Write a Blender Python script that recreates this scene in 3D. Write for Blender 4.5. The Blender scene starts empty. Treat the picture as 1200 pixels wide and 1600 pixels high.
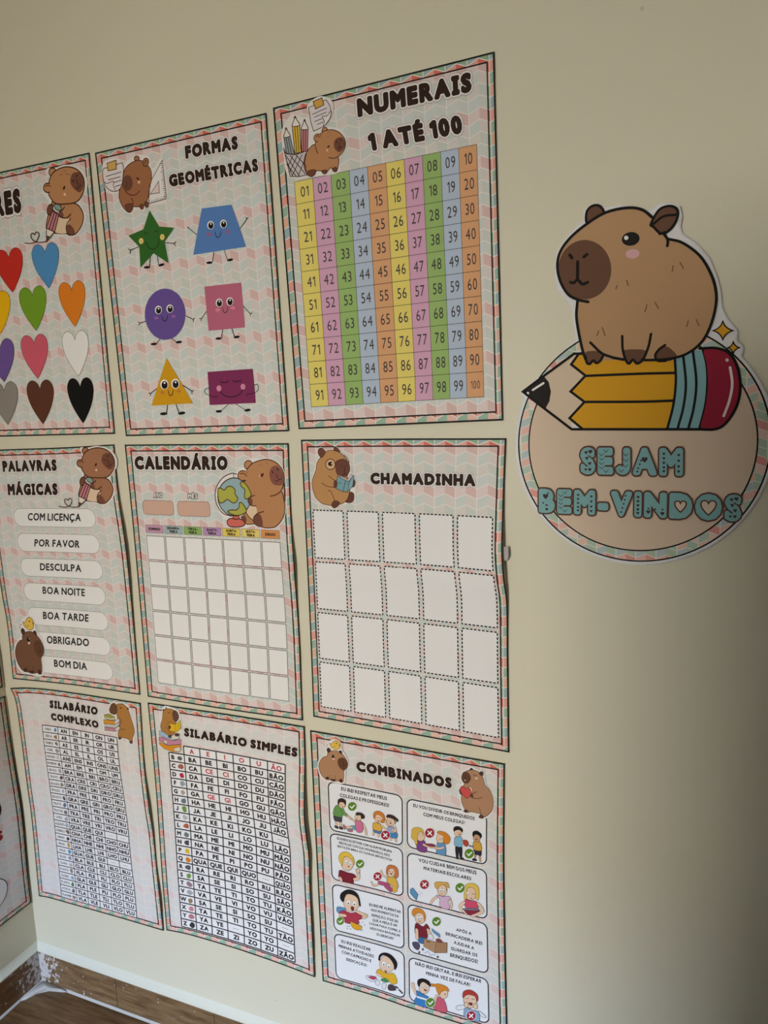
import bpy, math, random
import numpy as np
from mathutils import Matrix, Vector
from mathutils.geometry import tessellate_polygon, delaunay_2d_cdt

random.seed(4)
SC = bpy.context.scene
COL = SC.collection

# ------------------------------------------------------------------ camera
FPX, YAW, PITCH, ROLL, DIST = 1147.613, 0.4107419, -0.1509537, -0.0430808, 1.2815
EYE = 1.55                     # height of the lens above the floor


def rotmats():
    cx, sx = math.cos(PITCH), math.sin(PITCH)
    cy, sy = math.cos(YAW), math.sin(YAW)
    cz, sz = math.cos(ROLL), math.sin(ROLL)
    rx = np.array([[1, 0, 0], [0, cx, -sx], [0, sx, cx]])
    ry = np.array([[cy, 0, sy], [0, 1, 0], [-sy, 0, cy]])
    rz = np.array([[cz, -sz, 0], [sz, cz, 0], [0, 0, 1]])
    return ry @ rx @ rz


M3 = np.array([[1, 0, 0], [0, 0, -1], [0, 1, 0]], float) @ rotmats()
CAM = np.array([0.0, -DIST, EYE])
cd = bpy.data.cameras.new('camera')
cam = bpy.data.objects.new('camera', cd)
COL.objects.link(cam)
m4 = Matrix.Identity(4)
for i in range(3):
    for j in range(3):
        m4[i][j] = M3[i, j]
    m4[i][3] = CAM[i]
cam.matrix_world = m4
cd.sensor_fit = 'VERTICAL'
cd.sensor_height = 36.0
cd.sensor_width = 27.0
cd.lens = 36.0 * FPX / 1600.0
cd.clip_start = 0.02
SC.camera = cam

# ------------------------------------------------------------------ light and exposure
SC.view_settings.view_transform = 'Standard'
SC.view_settings.look = 'None'
SC.view_settings.gamma = 1.0
SC.view_settings.use_curve_mapping = False
SC.view_settings.exposure = 0.09
world = bpy.data.worlds.new('world')
SC.world = world
world.use_nodes = True
world.node_tree.nodes['Background'].inputs[0].default_value = (0.75, 0.86, 1.0, 1)
world.node_tree.nodes['Background'].inputs[1].default_value = 0.15


def area(name, loc, target, sx, sy, power, color):
    l = bpy.data.lights.new(name, 'AREA')
    l.shape = 'RECTANGLE'
    l.size, l.size_y, l.energy, l.color = sx, sy, power, color
    o = bpy.data.objects.new(name, l)
    o.location = loc
    o.rotation_euler = (Vector(target) - Vector(loc)).to_track_quat('-Z', 'Y').to_euler()
    COL.objects.link(o)
    return o


# open doorway behind the photographer: cool skylight outside it, warm light off the sunlit ground, and an added warm fill overhead
area('sky_light', (-1.2, -5.2, 2.98), (-1.2, 0, 2.98), 2.4, 1.24, 2900, (0.20, 0.50, 1.0))
area('ground_light', (-1.72, -5.2, 1.88), (-1.72, 0, 1.88), 1.86, 1.36, 435, (1.0, 0.945, 0.83))
area('warm_fill', (0.6, -2.9, 2.70), (0.6, -2.9, 0), 0.6, 0.6, 13, (1.0, 0.92, 0.80))


# ------------------------------------------------------------------ materials
def lin(c):
    return tuple(((x / 255.0) / 12.92 if x <= 10.3 else (((x / 255.0) + 0.055) / 1.055) ** 2.4) for x in c)


MATS = {}


def mat(rgb, rough=0.6, spec=0.14):
    """plain printed ink / paint; rgb is the sRGB colour of the thing itself"""
    key = (tuple(rgb), rough, spec)
    if key not in MATS:
        m = bpy.data.materials.new('ink_%02x%02x%02x' % tuple(int(v) for v in rgb))
        m.use_nodes = True
        b = m.node_tree.nodes['Principled BSDF']
        b.inputs['Base Color'].default_value = (*(0.92 * (v ** 0.88 if v > 0.05 else v * 1.43) for v in lin(rgb)), 1)
        b.inputs['Roughness'].default_value = rough
        b.inputs['Specular IOR Level'].default_value = spec
        MATS[key] = m
    return MATS[key]


class NT:
    """tiny helper for node graphs"""

    def __init__(self, m):
        m.use_nodes = True
        self.t = m.node_tree
        self.b = m.node_tree.nodes['Principled BSDF']

    def n(self, kind, **kw):
        x = self.t.nodes.new(kind)
        for k, v in kw.items():
            setattr(x, k, v)
        return x

    def val(self, sock, v):
        if hasattr(v, 'is_output'):
            self.t.links.new(v, sock)
        else:
            sock.default_value = v

    def math(self, op, a, b=0.0, c=0.0):
        x = self.n('ShaderNodeMath', operation=op)
        for s, v in zip(x.inputs, (a, b, c)):
            self.val(s, v)
        return x.outputs[0]

    def mix(self, f, a, b):
        x = self.n('ShaderNodeMix', data_type='RGBA')
        self.val(x.inputs[0], f)
        self.val(x.inputs[6], a if hasattr(a, 'is_output') else (*a, 1))
        self.val(x.inputs[7], b if hasattr(b, 'is_output') else (*b, 1))
        return x.outputs[2]

    def ramp(self, f, cols):
        x = self.n('ShaderNodeValToRGB')
        x.color_ramp.interpolation = 'CONSTANT'
        e = x.color_ramp.elements
        while len(e) < len(cols):
            e.new(1.0)
        for k, c in enumerate(cols):
            e[k].position = k / len(cols)
            e[k].color = (*c, 1)
        self.val(x.inputs[0], f)
        return x.outputs[0]


LEFT = [lin(c) for c in ((226, 164, 148), (156, 186, 166), (228, 180, 154), (158, 182, 186))]
RIGHT = [lin(c) for c in ((216, 110, 96), (232, 192, 178), (150, 186, 158), (152, 182, 148))]
INL = [lin(c) for c in ((228, 205, 202), (200, 211, 204), (216, 210, 202), (203, 213, 211))]
INR = [lin(c) for c in ((217, 172, 166), (216, 204, 198), (198, 206, 197), (202, 209, 202))]
WHITE = (244, 239, 236)


def chevron_mat(name, fade=0.6, period=0.042, x0=0.0323, row=0.0198, y0=0.0125, framed=True, w=0.42, h=0.594, rise=0.0091):
    m = bpy.data.materials.new(name)
    g = NT(m)
    uv = g.n('ShaderNodeUVMap')
    sep = g.n('ShaderNodeSeparateXYZ')
    g.t.links.new(uv.outputs[0], sep.inputs[0])
    x, y = sep.outputs[0], sep.outputs[1]
    fc = g.math('FRACT', g.math('DIVIDE', g.math('SUBTRACT', x, x0 - 10 * period), period))
    dist = g.math('ABSOLUTE', g.math('SUBTRACT', g.math('MULTIPLY', fc, 2.0), 1.0))   # 0 at the peak, 1 at the valley
    r = g.math('DIVIDE', g.math('SUBTRACT', y, g.math('ADD', y0 - rise - 20 * row, g.math('MULTIPLY', dist, rise))), row)
    idx = g.math('FRACT', g.math('ADD', g.math('DIVIDE', g.math('FLOOR', r), 4.0), 0.125))
    col = g.mix(g.math('GREATER_THAN', fc, 0.5), g.ramp(idx, LEFT), g.ramp(idx, RIGHT))
    fr = g.math('FRACT', r)
    gap = g.math('MAXIMUM', g.math('GREATER_THAN', dist, 1 - 0.045),
                 g.math('GREATER_THAN', g.math('ABSOLUTE', g.math('SUBTRACT', fr, 0.5)), 0.452))
    wl = tuple(v * 0.92 for v in lin(WHITE))
    if framed:
        ins = g.math('MULTIPLY', g.math('LESS_THAN', g.math('ABSOLUTE', g.math('SUBTRACT', x, w / 2)), w / 2 - 0.0145),
                     g.math('LESS_THAN', g.math('ABSOLUTE', g.math('SUBTRACT', y, h / 2)), h / 2 - 0.0145))
        inner = g.mix(g.math('GREATER_THAN', fc, 0.5), g.ramp(idx, INL), g.ramp(idx, INR))
        inner = g.mix(fade, inner, lin((229, 224, 224)))
        col = g.mix(ins, col, inner)
    else:
        col = g.mix(fade, col, wl)
    col = g.mix(g.math('MULTIPLY', gap, 0.85), col, wl)
    g.t.links.new(col, g.b.inputs['Base Color'])
    g.b.inputs['Roughness'].default_value = 0.5
    g.b.inputs['Specular IOR Level'].default_value = 0.3
    return m


# ------------------------------------------------------------------ the room
def tex_coord(g):
    return g.n('ShaderNodeNewGeometry').outputs['Position']


def wall_paint(name, rgb):
    m = bpy.data.materials.new(name)
    g = NT(m)
    p = tex_coord(g)
    n1 = g.n('ShaderNodeTexNoise')
    n1.inputs['Scale'].default_value = 2.2
    n1.inputs['Detail'].default_value = 3
    g.t.links.new(p, n1.inputs['Vector'])
    c = lin(rgb)
    col = g.mix(n1.outputs[0], tuple(v * 0.97 for v in c), tuple(min(1, v * 1.03) for v in c))
    # a few tiny scuffs
    n3 = g.n('ShaderNodeTexVoronoi')
    n3.inputs['Scale'].default_value = 5.5
    g.t.links.new(p, n3.inputs['Vector'])
    col = g.mix(g.math('MULTIPLY', g.math('LESS_THAN', n3.outputs['Distance'], 0.018), 0.25), col, lin((120, 112, 95)))
    g.t.links.new(col, g.b.inputs['Base Color'])
    n2 = g.n('ShaderNodeTexNoise')
    n2.inputs['Scale'].default_value = 14
    n2.inputs['Detail'].default_value = 2
    g.t.links.new(p, n2.inputs['Vector'])
    bm = g.n('ShaderNodeBump')
    bm.inputs['Strength'].default_value = 0.06
    bm.inputs['Distance'].default_value = 0.01
    g.t.links.new(n2.outputs[0], bm.inputs['Height'])
    g.t.links.new(bm.outputs[0], g.b.inputs['Normal'])
    g.b.inputs['Roughness'].default_value = 0.5
    g.b.inputs['Specular IOR Level'].default_value = 0.35
    return m


def wood(name, scale, a, b, c, plaster=False):
    m = bpy.data.materials.new(name)
    g = NT(m)
    p = tex_coord(g)
    mp = g.n('ShaderNodeMapping')
    mp.inputs['Scale'].default_value = scale
    g.t.links.new(p, mp.inputs['Vector'])
    n1 = g.n('ShaderNodeTexNoise')
    n1.inputs['Scale'].default_value = 3.0
    n1.inputs['Detail'].default_value = 6
    n1.inputs['Roughness'].default_value = 0.6
    g.t.links.new(mp.outputs[0], n1.inputs['Vector'])
    r = g.n('ShaderNodeValToRGB')
    e = r.color_ramp.elements
    e.new(0.5)
    for k, (pos, cc) in enumerate(((0.3, a), (0.52, b), (0.72, c))):
        e[k].position = pos
        e[k].color = (*lin(cc), 1)
    g.t.links.new(n1.outputs[0], r.inputs[0])
    col = r.outputs[0]
    if plaster:
        sp = g.n('ShaderNodeSeparateXYZ')
        g.t.links.new(p, sp.inputs[0])
        dx = g.math('ADD', sp.outputs[0], 1.65)
        dy = g.math('MULTIPLY', sp.outputs[1], -1.0)
        dist = g.math('MAXIMUM', dx, dy)
        n2 = g.n('ShaderNodeTexNoise')
        n2.inputs['Scale'].default_value = 70
        n2.inputs['Detail'].default_value = 5
        n2.inputs['Roughness'].default_value = 0.7
        g.t.links.new(p, n2.inputs['Vector'])
        thr = g.math('ADD', 0.39, g.math('MULTIPLY', dist, 2.6))
        thr = g.math('MINIMUM', thr, g.math('ADD', 0.61, g.math('MULTIPLY', dist, 0.14)))
        sm = g.math('MULTIPLY', g.math('SUBTRACT', n2.outputs[0], thr), 30.0)
        sm = g.math('MINIMUM', g.math('MAXIMUM', sm, 0.0), 1.0)
        col = g.mix(sm, col, lin((206, 200, 196)))
    g.t.links.new(col, g.b.inputs['Base Color'])
    g.b.inputs['Roughness'].default_value = 0.38
    g.b.inputs['Specular IOR Level'].default_value = 0.4
    return m


def box(name, lo, hi, m, parent=None, kind='structure', bevel=0.0):
    x0, y0, z0 = lo
    x1, y1, z1 = hi
    v = [(x0, y0, z0), (x1, y0, z0), (x1, y1, z0), (x0, y1, z0), (x0, y0, z1), (x1, y0, z1), (x1, y1, z1), (x0, y1, z1)]
    f = [(0, 3, 2, 1), (4, 5, 6, 7), (0, 1, 5, 4), (1, 2, 6, 5), (2, 3, 7, 6), (3, 0, 4, 7)]
    me = bpy.data.meshes.new(name)
    me.from_pydata(v, [], f)
    me.materials.append(m)
    o = bpy.data.objects.new(name, me)
    COL.objects.link(o)
    if kind:
        o['kind'] = kind
    if parent:
        o.parent = parent
    if bevel:
        b = o.modifiers.new('bevel', 'BEVEL')
        b.width = bevel
        b.segments = 2
    return o


WALLC = (219, 213, 191)
M_WALL = wall_paint('cream_wall_paint', WALLC)
M_WALLD = wall_paint('low_bounce_wall_paint', (128, 112, 92))  # dark brown on the unseen surfaces, chosen to cut bounce light
M_CEIL = wall_paint('ceiling_paint', (232, 226, 208))
M_FLOOR = wood('wood_look_floor_tile', (3, 26, 3), (84, 60, 38), (118, 88, 58), (140, 110, 78))
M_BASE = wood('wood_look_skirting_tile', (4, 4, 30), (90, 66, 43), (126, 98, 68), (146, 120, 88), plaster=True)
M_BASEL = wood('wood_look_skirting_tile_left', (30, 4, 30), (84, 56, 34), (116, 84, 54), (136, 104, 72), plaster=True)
M_GROUT = mat((208, 204, 198), 0.8)
M_CAULK = mat((226, 224, 208), 0.45, 0.3)

XL, XR, YB, ZC = -1.66, 2.1, -3.8, 2.75
box('floor', (XL - .1, YB - .1, -0.08), (XR + .1, 0.1, 0.0), M_FLOOR)
box('ceiling', (XL - .1, YB - .1, ZC), (XR + .1, 0.1, ZC + .08), M_CEIL)
box('wall_front', (XL - .1, 0.0, 0.0), (XR + .1, 0.1, ZC), M_WALL)
box('wall_left', (XL - .1, YB, 0.0), (XL, 0.0, ZC), M_WALL)
box('wall_right', (XR, YB, 0.0), (XR + .1, 0.0, ZC), M_WALLD)
# back wall with its doorway
WX0, WX1, WZ1 = -1.45, -0.85, 1.95
bw = box('wall_back', (XL - .1, YB - .1, 0.0), (WX0, YB, ZC), M_WALLD)
box('wall_back_side', (WX1, YB - .1, 0.0), (XR + .1, YB, ZC), M_WALLD, bw, None)
box('wall_back_lintel', (WX0, YB - .1, WZ1), (WX1, YB, ZC), M_WALLD, bw, None)
# added unseen slab behind the photographer, blocks light to shadow the lower right wall
BLOCKER = box('shadow_blocker', (-0.50, -1.62, 0.0), (XR, -1.52, 1.68), M_WALLD)


def strip(name, prof, axis, a, b, m, kind='structure', parent=None):
    """extrude a closed profile [(offset_from_wall, z)] along a wall"""
    v, f = [], []
    n = len(prof)
    for t in (a, b):
        for (d, z) in prof:
            v.append((t, -d, z) if axis == 'x' else (XL + d, t, z))
    for k in range(n):
        f.append((k, (k + 1) % n, n + (k + 1) % n, n + k))
    f.append(tuple(range(n))[::-1])
    f.append(tuple(range(n, 2 * n)))
    me = bpy.data.meshes.new(name)
    me.from_pydata(v, [], f)
    me.materials.append(m)
    o = bpy.data.objects.new(name, me)
    COL.objects.link(o)
    if kind:
        o['kind'] = kind
    if parent:
        o.parent = parent
    return o


PB = [(0, 0), (0.011, 0), (0.011, 0.092), (0.0095, 0.0945), (0, 0.0945)]
# skirting tiles, each with a thin grout joint to the next
TX = [XL + 0.011, -1.375, -1.063, -0.40, 0.26, 0.92, XR]
bf = None
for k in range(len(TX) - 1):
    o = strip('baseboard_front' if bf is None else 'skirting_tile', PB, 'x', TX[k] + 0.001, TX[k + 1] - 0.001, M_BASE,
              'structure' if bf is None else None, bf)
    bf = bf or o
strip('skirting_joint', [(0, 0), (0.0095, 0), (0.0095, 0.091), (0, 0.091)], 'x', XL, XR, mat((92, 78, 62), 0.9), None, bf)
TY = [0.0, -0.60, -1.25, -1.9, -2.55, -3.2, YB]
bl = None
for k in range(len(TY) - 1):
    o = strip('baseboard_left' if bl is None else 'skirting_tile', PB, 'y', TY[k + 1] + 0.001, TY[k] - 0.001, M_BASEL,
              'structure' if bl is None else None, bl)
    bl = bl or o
# painted fillet over the skirting and the grout line along the floor
CAULK = [(0, 0.0925), (0.0118, 0.0925), (0.012, 0.096), (0.008, 0.100), (0.003, 0.107), (0, 0.114)]
strip('trim_1', CAULK, 'x', XL, XR, M_CAULK)
strip('trim_2', CAULK, 'y', YB, 0.0, M_CAULK)
GR = [(0.010, 0), (0.0165, 0.0006), (0.013, 0.003), (0.010, 0.005)]
strip('trim_3', GR, 'x', XL, XR, M_GROUT)
strip('trim_4', GR, 'y', YB, 0.0, M_GROUT)
# floor tile joints
for k, x in enumerate((-1.02, -0.2, 0.62, 1.44)):
    box('floor_joint', (x, YB, 0.0), (x + 0.003, -0.012, 0.0006), mat((120, 108, 92), 0.9), bpy.data.objects['floor'], None)
for k, y in enumerate((-0.30, -0.62, -0.94, -1.26, -1.58)):
    box('floor_joint', (XL + .012, y, 0.0), (XR, y + 0.003, 0.0006), mat((120, 108, 92), 0.9), bpy.data.objects['floor'], None)


def blob_mesh(name, pts, h, m, parent=None, kind='structure', sub=3):
    """low rounded lump lying on the floor: outline pts (x,y), height h"""
    c = np.mean(np.array(pts), 0)
    v, f = [], []
    rings = ((1.0, 0.0), (0.8, 0.55), (0.45, 0.9))
    n = len(pts)
    for s, z in rings:
        for q in pts:
            v.append((c[0] + (q[0] - c[0]) * s, c[1] + (q[1] - c[1]) * s, z * h))
    v.append((c[0], c[1], h))
    for r in range(2):
        for k in range(n):
            f.append((r * n + k, r * n + (k + 1) % n, (r + 1) * n + (k + 1) % n, (r + 1) * n + k))
    for k in range(n):
        f.append((2 * n + k, 2 * n + (k + 1) % n, 3 * n))
    me = bpy.data.meshes.new(name)
    me.from_pydata(v, [], f)
    me.materials.append(m)
    for p in me.polygons:
        p.use_smooth = True
    o = bpy.data.objects.new(name, me)
    COL.objects.link(o)
    if kind:
        o['kind'] = kind
    if parent:
        o.parent = parent
    return o


blob_mesh('trim_5', [(-1.649, -0.011), (-1.56, -0.011), (-1.545, -0.014), (-1.57, -0.022), (-1.60, -0.03), (-1.625, -0.05),
                     (-1.637, -0.075), (-1.649, -0.085)], 0.012, M_GROUT)


# ------------------------------------------------------------------ surfaces that carry print
def rays(px):
    px = np.atleast_2d(np.asarray(px, float))
    d = np.stack([(px[:, 0] - 600) / FPX, -(px[:, 1] - 800) / FPX, -np.ones(len(px))], 1)
    return d @ M3.T


def project(X):
    q = (X - CAM) @ M3
    return np.stack([600 + FPX * q[..., 0] / -q[..., 2], 800 - FPX * q[..., 1] / -q[..., 2]], -1)


def catmull(pts, closed=False, k=6):
    P = np.asarray(pts, float)
    n = len(P)
    if n < 3:
        return P
    out = []
    segs = n if closed else n - 1
    for i in range(segs):
        p0 = P[(i - 1) % n] if closed or i > 0 else P[0] * 2 - P[1]
        p1, p2 = P[i], P[(i + 1) % n]
        p3 = P[(i + 2) % n] if closed or i + 2 < n else P[-1] * 2 - P[-2]
        for t in np.arange(k) / k:
            out.append(0.5 * (2 * p1 + (p2 - p0) * t + (2 * p0 - 5 * p1 + 4 * p2 - p3) * t * t + (3 * p1 - p0 - 3 * p2 + p3) * t ** 3))
    if not closed:
        out.append(P[-1])
    return np.array(out)


class Plane:
    """flat frame: origin O, axes A (right), B (down), N (towards the room)"""

    def __init__(self, O, A, B, N):
        self.O, self.A, self.B, self.N = (np.asarray(v, float) for v in (O, A, B, N))

    def hit(self, px, h=0.0):
        d = rays(px)
        o = self.O + self.N * np.reshape(h, (-1, 1)) if np.ndim(h) else self.O + self.N * h
        t = ((o - CAM) @ self.N) / (d @ self.N)
        X = CAM + d * np.reshape(t, (-1, 1))
        return np.stack([(X - self.O) @ self.A, (X - self.O) @ self.B], 1)

    def at(self, q, h):
        q = np.asarray(q, float)
        return self.O + q[..., 0:1] * self.A + q[..., 1:2] * self.B + np.asarray(h)[..., None] * self.N


FRONT = Plane((0, 0, EYE), (1, 0, 0), (0, 0, -1), (0, -1, 0))
LEFTW = Plane((XL, 0, EYE), (0, 1, 0), (0, 0, -1), (1, 0, 0))


class Surf:
    """a sheet of paper: local metres (x right, y down) -> world, following its curl"""
    W, H = 0.42, 0.594
    NU, NV = 84, 120

    def __init__(self, plane, bumps=(), base=0.002, edges=None, corners=None, W=None, H=None):
        self.pl = plane
        self.W, self.H = W or self.W, H or self.H
        u = np.linspace(0, 1, self.NU + 1)
        v = np.linspace(0, 1, self.NV + 1)
        U, V = np.meshgrid(u, v)
        D = np.full(U.shape, base)
        for (u0, v0, su, sv, amp) in bumps:
            D += amp * np.exp(-((U - u0) / su) ** 2 - ((V - v0) / sv) ** 2)
        self.D = D
        if edges:
            E = {}
            for key, dd in (('t', D[0]), ('b', D[-1]), ('l', D[:, 0]), ('r', D[:, -1])):
                c = catmull(edges[key], k=12) if len(edges[key]) > 2 else np.asarray(edges[key], float)
                q0 = plane.hit(c)
                s = np.r_[0, np.cumsum(np.hypot(*np.diff(q0, axis=0).T))]
                s /= s[-1]
                tt = np.linspace(0, 1, len(dd))
                pp = np.stack([np.interp(tt, s, c[:, 0]), np.interp(tt, s, c[:, 1])], 1)
                E[key] = plane.hit(pp, dd)
            t, b, l, r = E['t'], E['b'], E['l'], E['r']
            U3, V3 = U[..., None], V[..., None]
            Q = ((1 - V3) * t[None] + V3 * b[None] + (1 - U3) * l[:, None] + U3 * r[:, None]
                 - (1 - U3) * (1 - V3) * (t[0] + l[0]) / 2 - U3 * (1 - V3) * (t[-1] + r[0]) / 2
                 - (1 - U3) * V3 * (b[0] + l[-1]) / 2 - U3 * V3 * (b[-1] + r[-1]) / 2)
        else:
            c = np.asarray(corners, float)       # plane coordinates TL TR BL BR
            U3, V3 = U[..., None], V[..., None]
            Q = (1 - V3) * ((1 - U3) * c[0] + U3 * c[1]) + V3 * ((1 - U3) * c[2] + U3 * c[3])
        self.Q = Q
        self.G = plane.at(Q, D)
        self.PX = project(self.G)

    def _bil(self, A, q):
        gx = np.clip(q[:, 0] / self.W, -3, 3) * self.NU
        gy = np.clip(q[:, 1] / self.H, -3, 3) * self.NV
        i = np.clip(np.floor(gx).astype(int), 0, self.NU - 1)
        j = np.clip(np.floor(gy).astype(int), 0, self.NV - 1)
        a, b = (gx - i)[:, None], (gy - j)[:, None]
        return (1 - b) * ((1 - a) * A[j, i] + a * A[j, i + 1]) + b * ((1 - a) * A[j + 1, i] + a * A[j + 1, i + 1])

    def to3d(self, q, lift):
        q = np.atleast_2d(np.asarray(q, float))
        return self._bil(self.G, q) + np.reshape(lift, (-1, 1)) * self.pl.N

    def loc(self, px):
        """photo pixel -> local metres on the paper"""
        px = np.atleast_2d(np.asarray(px, float))
        c = self.PX[[0, 0, -1, -1], [0, -1, 0, -1]]
        A = []
        for (s, t), (x, y) in zip(((0, 0), (1, 0), (0, 1), (1, 1)), c):
            A.append([x, y, 1, 0, 0, 0, -s * x, -s * y, s])
            A.append([0, 0, 0, x, y, 1, -t * x, -t * y, t])
        A = np.array(A)
        hh = np.linalg.solve(A[:, :8], A[:, 8])
        den = hh[6] * px[:, 0] + hh[7] * px[:, 1] + 1
        q = np.stack([(hh[0] * px[:, 0] + hh[1] * px[:, 1] + hh[2]) / den * self.W,
                      (hh[3] * px[:, 0] + hh[4] * px[:, 1] + hh[5]) / den * self.H], 1)
        e = 0.003
        for _ in range(6):
            f0 = self._bil(self.PX, q)
            fx = (self._bil(self.PX, q + [e, 0]) - self._bil(self.PX, q - [e, 0])) / (2 * e)
            fy = (self._bil(self.PX, q + [0, e]) - self._bil(self.PX, q - [0, e])) / (2 * e)
            r = px - f0
            det = fx[:, 0] * fy[:, 1] - fx[:, 1] * fy[:, 0]
            dx = (r[:, 0] * fy[:, 1] - r[:, 1] * fy[:, 0]) / det
            dy = (fx[:, 0] * r[:, 1] - fx[:, 1] * r[:, 0]) / det
            q = q + np.stack([dx, dy], 1)
        return q


class FlatSurf(Surf):
    """flat board: local metres are plane metres from its own origin"""

    def __init__(self, plane, h=0.003, bumps=()):
        self.pl, self.h, self.bumps = plane, h, bumps

    def dep(self, q):
        d = np.full(len(q), self.h)
        for (x, y, sx, sy, a) in self.bumps:
            d += a * np.exp(-((q[:, 0] - x) / sx) ** 2 - ((q[:, 1] - y) / sy) ** 2)
        return d

    def to3d(self, q, lift):
        q = np.atleast_2d(np.asarray(q, float))
        return self.pl.at(q, self.dep(q) + lift)

    def loc(self, px):
        q = self.pl.hit(px, self.h)
        for _ in range(4):
            q = self.pl.hit(px, self.dep(q))
        return q


LMAX = 0.0065


def subdivide(T):
    """split triangles (n,3,2) until no edge is longer than LMAX"""
    for _ in range(40):
        e = np.stack([np.hypot(*(T[:, (k + 1) % 3] - T[:, k]).T) for k in range(3)], 1)
        k = e.argmax(1)
        big = e.max(1) > LMAX
        if not big.any():
            break
        S, kk = T[big], k[big]
        n = np.arange(len(S))
        a, b, c = S[n, kk], S[n, (kk + 1) % 3], S[n, (kk + 2) % 3]
        m = (a + b) / 2
        T = np.concatenate([T[~big], np.stack([a, m, c], 1), np.stack([m, b, c], 1)])
    return T


def tess(P):
    P = np.asarray(P, float)
    idx = tessellate_polygon([[Vector((x, y, 0)) for x, y in P]])
    return P[np.array(idx)] if idx else np.zeros((0, 3, 2))


def stroke(P, w, closed=False):
    """ribbon of width w with mitred corners and round ends"""
    P = np.asarray(P, float)
    keep = np.r_[True, np.hypot(*np.diff(P, axis=0).T) > 1e-7]
    P = P[keep]
    if closed and len(P) > 2 and np.hypot(*(P[0] - P[-1])) < 1e-7:
        P = P[:-1]
    Q = np.roll(P, -1, 0) if closed else P[1:]
    A = P if closed else P[:-1]
    d = (Q - A) / np.maximum(np.hypot(*(Q - A).T), 1e-12)[:, None]
    n = np.stack([-d[:, 1], d[:, 0]], 1)
    if closed:
        n0, n1 = np.roll(n, 1, 0), n
    else:
        n0, n1 = np.vstack([n[:1], n]), np.vstack([n, n[-1:]])
    m = n0 + n1
    m /= np.maximum(np.hypot(*m.T), 1e-6)[:, None]
    m /= np.maximum((m * n1).sum(1), 0.42)[:, None]
    L_, R_ = P + m * w / 2, P - m * w / 2
    i = np.arange(len(P) if closed else len(P) - 1)
    j = (i + 1) % len(P)
    T = [np.stack([L_[i], R_[i], R_[j]], 1), np.stack([L_[i], R_[j], L_[j]], 1)]
    if not closed:
        for p, nn in ((P[0], n[0]), (P[-1], -n[-1])):
            a0 = math.atan2(nn[1], nn[0])
            ang = a0 + np.linspace(0, np.pi, 6)
            C = p + np.stack([np.cos(ang), np.sin(ang)], 1) * w / 2
            T.append(np.stack([np.repeat(C[:1], 4, 0), C[1:-1], C[2:]], 1))
    return np.concatenate(T)


# ------------------------------------------------------------------ lettering (the built-in font)
_fc = bpy.data.curves.new('lettering', 'FONT')
_fc.resolution_u = 3
_fo = bpy.data.objects.new('lettering', _fc)
COL.objects.link(_fo)
GL = {}


def glyph(ch):
    if ch not in GL:
        _fc.body = ch
        bpy.context.view_layer.update()
        me = bpy.data.meshes.new_from_object(_fo)
        me.calc_loop_triangles()
        V = np.array([v.co[:2] for v in me.vertices]) if len(me.vertices) else np.zeros((0, 2))
        V = V * [1, -1]
        T = np.array([t.vertices[:] for t in me.loop_triangles], int).reshape(-1, 3)
        from collections import Counter
        # weld coincident outline points, then keep edges used by one triangle only
        key = {}
        ids = [key.setdefault((round(a, 5), round(b, 5)), len(key)) for a, b in V]
        cnt = Counter()
        for t in T:
            t = [ids[i] for i in t]
            for k in range(3):
                cnt[tuple(sorted((t[k], t[(k + 1) % 3])))] += 1
        pts = {i: k for k, i in key.items()}
        E = np.array([[pts[a], pts[b]] for (a, b), n in cnt.items() if n == 1]).reshape(-1, 2, 2)
        bpy.data.meshes.remove(me)
        if ch == '1':                      # a figure one with a flag
            C = CAPH
            q = np.array([(0.16, 0), (0.25, 0), (0.25, -C), (0.17, -C), (0.02, -C + .10), (0.02, -C + .20), (0.16, -C + .12)])
            V = q
            T = np.array(tessellate_polygon([[Vector((x, y, 0)) for x, y in q]]))
            E = np.stack([q, np.roll(q, -1, 0)], 1)
        if ch == 'J':
            C = CAPH
            ang = np.radians(np.linspace(0, 150, 8))
            o_ = np.stack([.13 + .19 * np.cos(ang), -.19 + .19 * np.sin(ang)], 1)
            i_ = np.stack([.13 + .10 * np.cos(ang[::-1]), -.19 + .10 * np.sin(ang[::-1])], 1)
            q = np.vstack([[(0.32, -C)], o_, i_, [(0.23, -C)]])
            V = q
            T = np.array(tessellate_polygon([[Vector((x, y, 0)) for x, y in q]]))
            E = np.stack([q, np.roll(q, -1, 0)], 1)
        GL[ch] = (V[T] if len(T) else np.zeros((0, 3, 2)), E, (V[:, 0].min(), V[:, 0].max()) if len(V) else (0, 0.2))
    return GL[ch]


CAPH = abs(glyph('H')[0][:, :, 1].min())


def dilated(E, r):
    if not len(E) or r <= 0:
        return np.zeros((0, 3, 2))
    d = E[:, 1] - E[:, 0]
    ln = np.maximum(np.hypot(*d.T), 1e-9)
    n = np.stack([-d[:, 1], d[:, 0]], 1) / ln[:, None] * r
    A, B = E[:, 0], E[:, 1]
    q = np.concatenate([np.stack([A + n, A - n, B - n], 1), np.stack([A + n, B - n, B + n], 1)])
    ang = np.linspace(0, 2 * np.pi, 11)[:-1]
    C = np.stack([np.cos(ang), np.sin(ang)], 1) * r
    fan = np.array([(0, k, k + 1) for k in range(1, 9)])
    U = np.unique(E.reshape(-1, 2), axis=0)
    return np.concatenate([q, (U[:, None, None, :] + C[fan][None]).reshape(-1, 3, 2)])


UNI = {}


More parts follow.
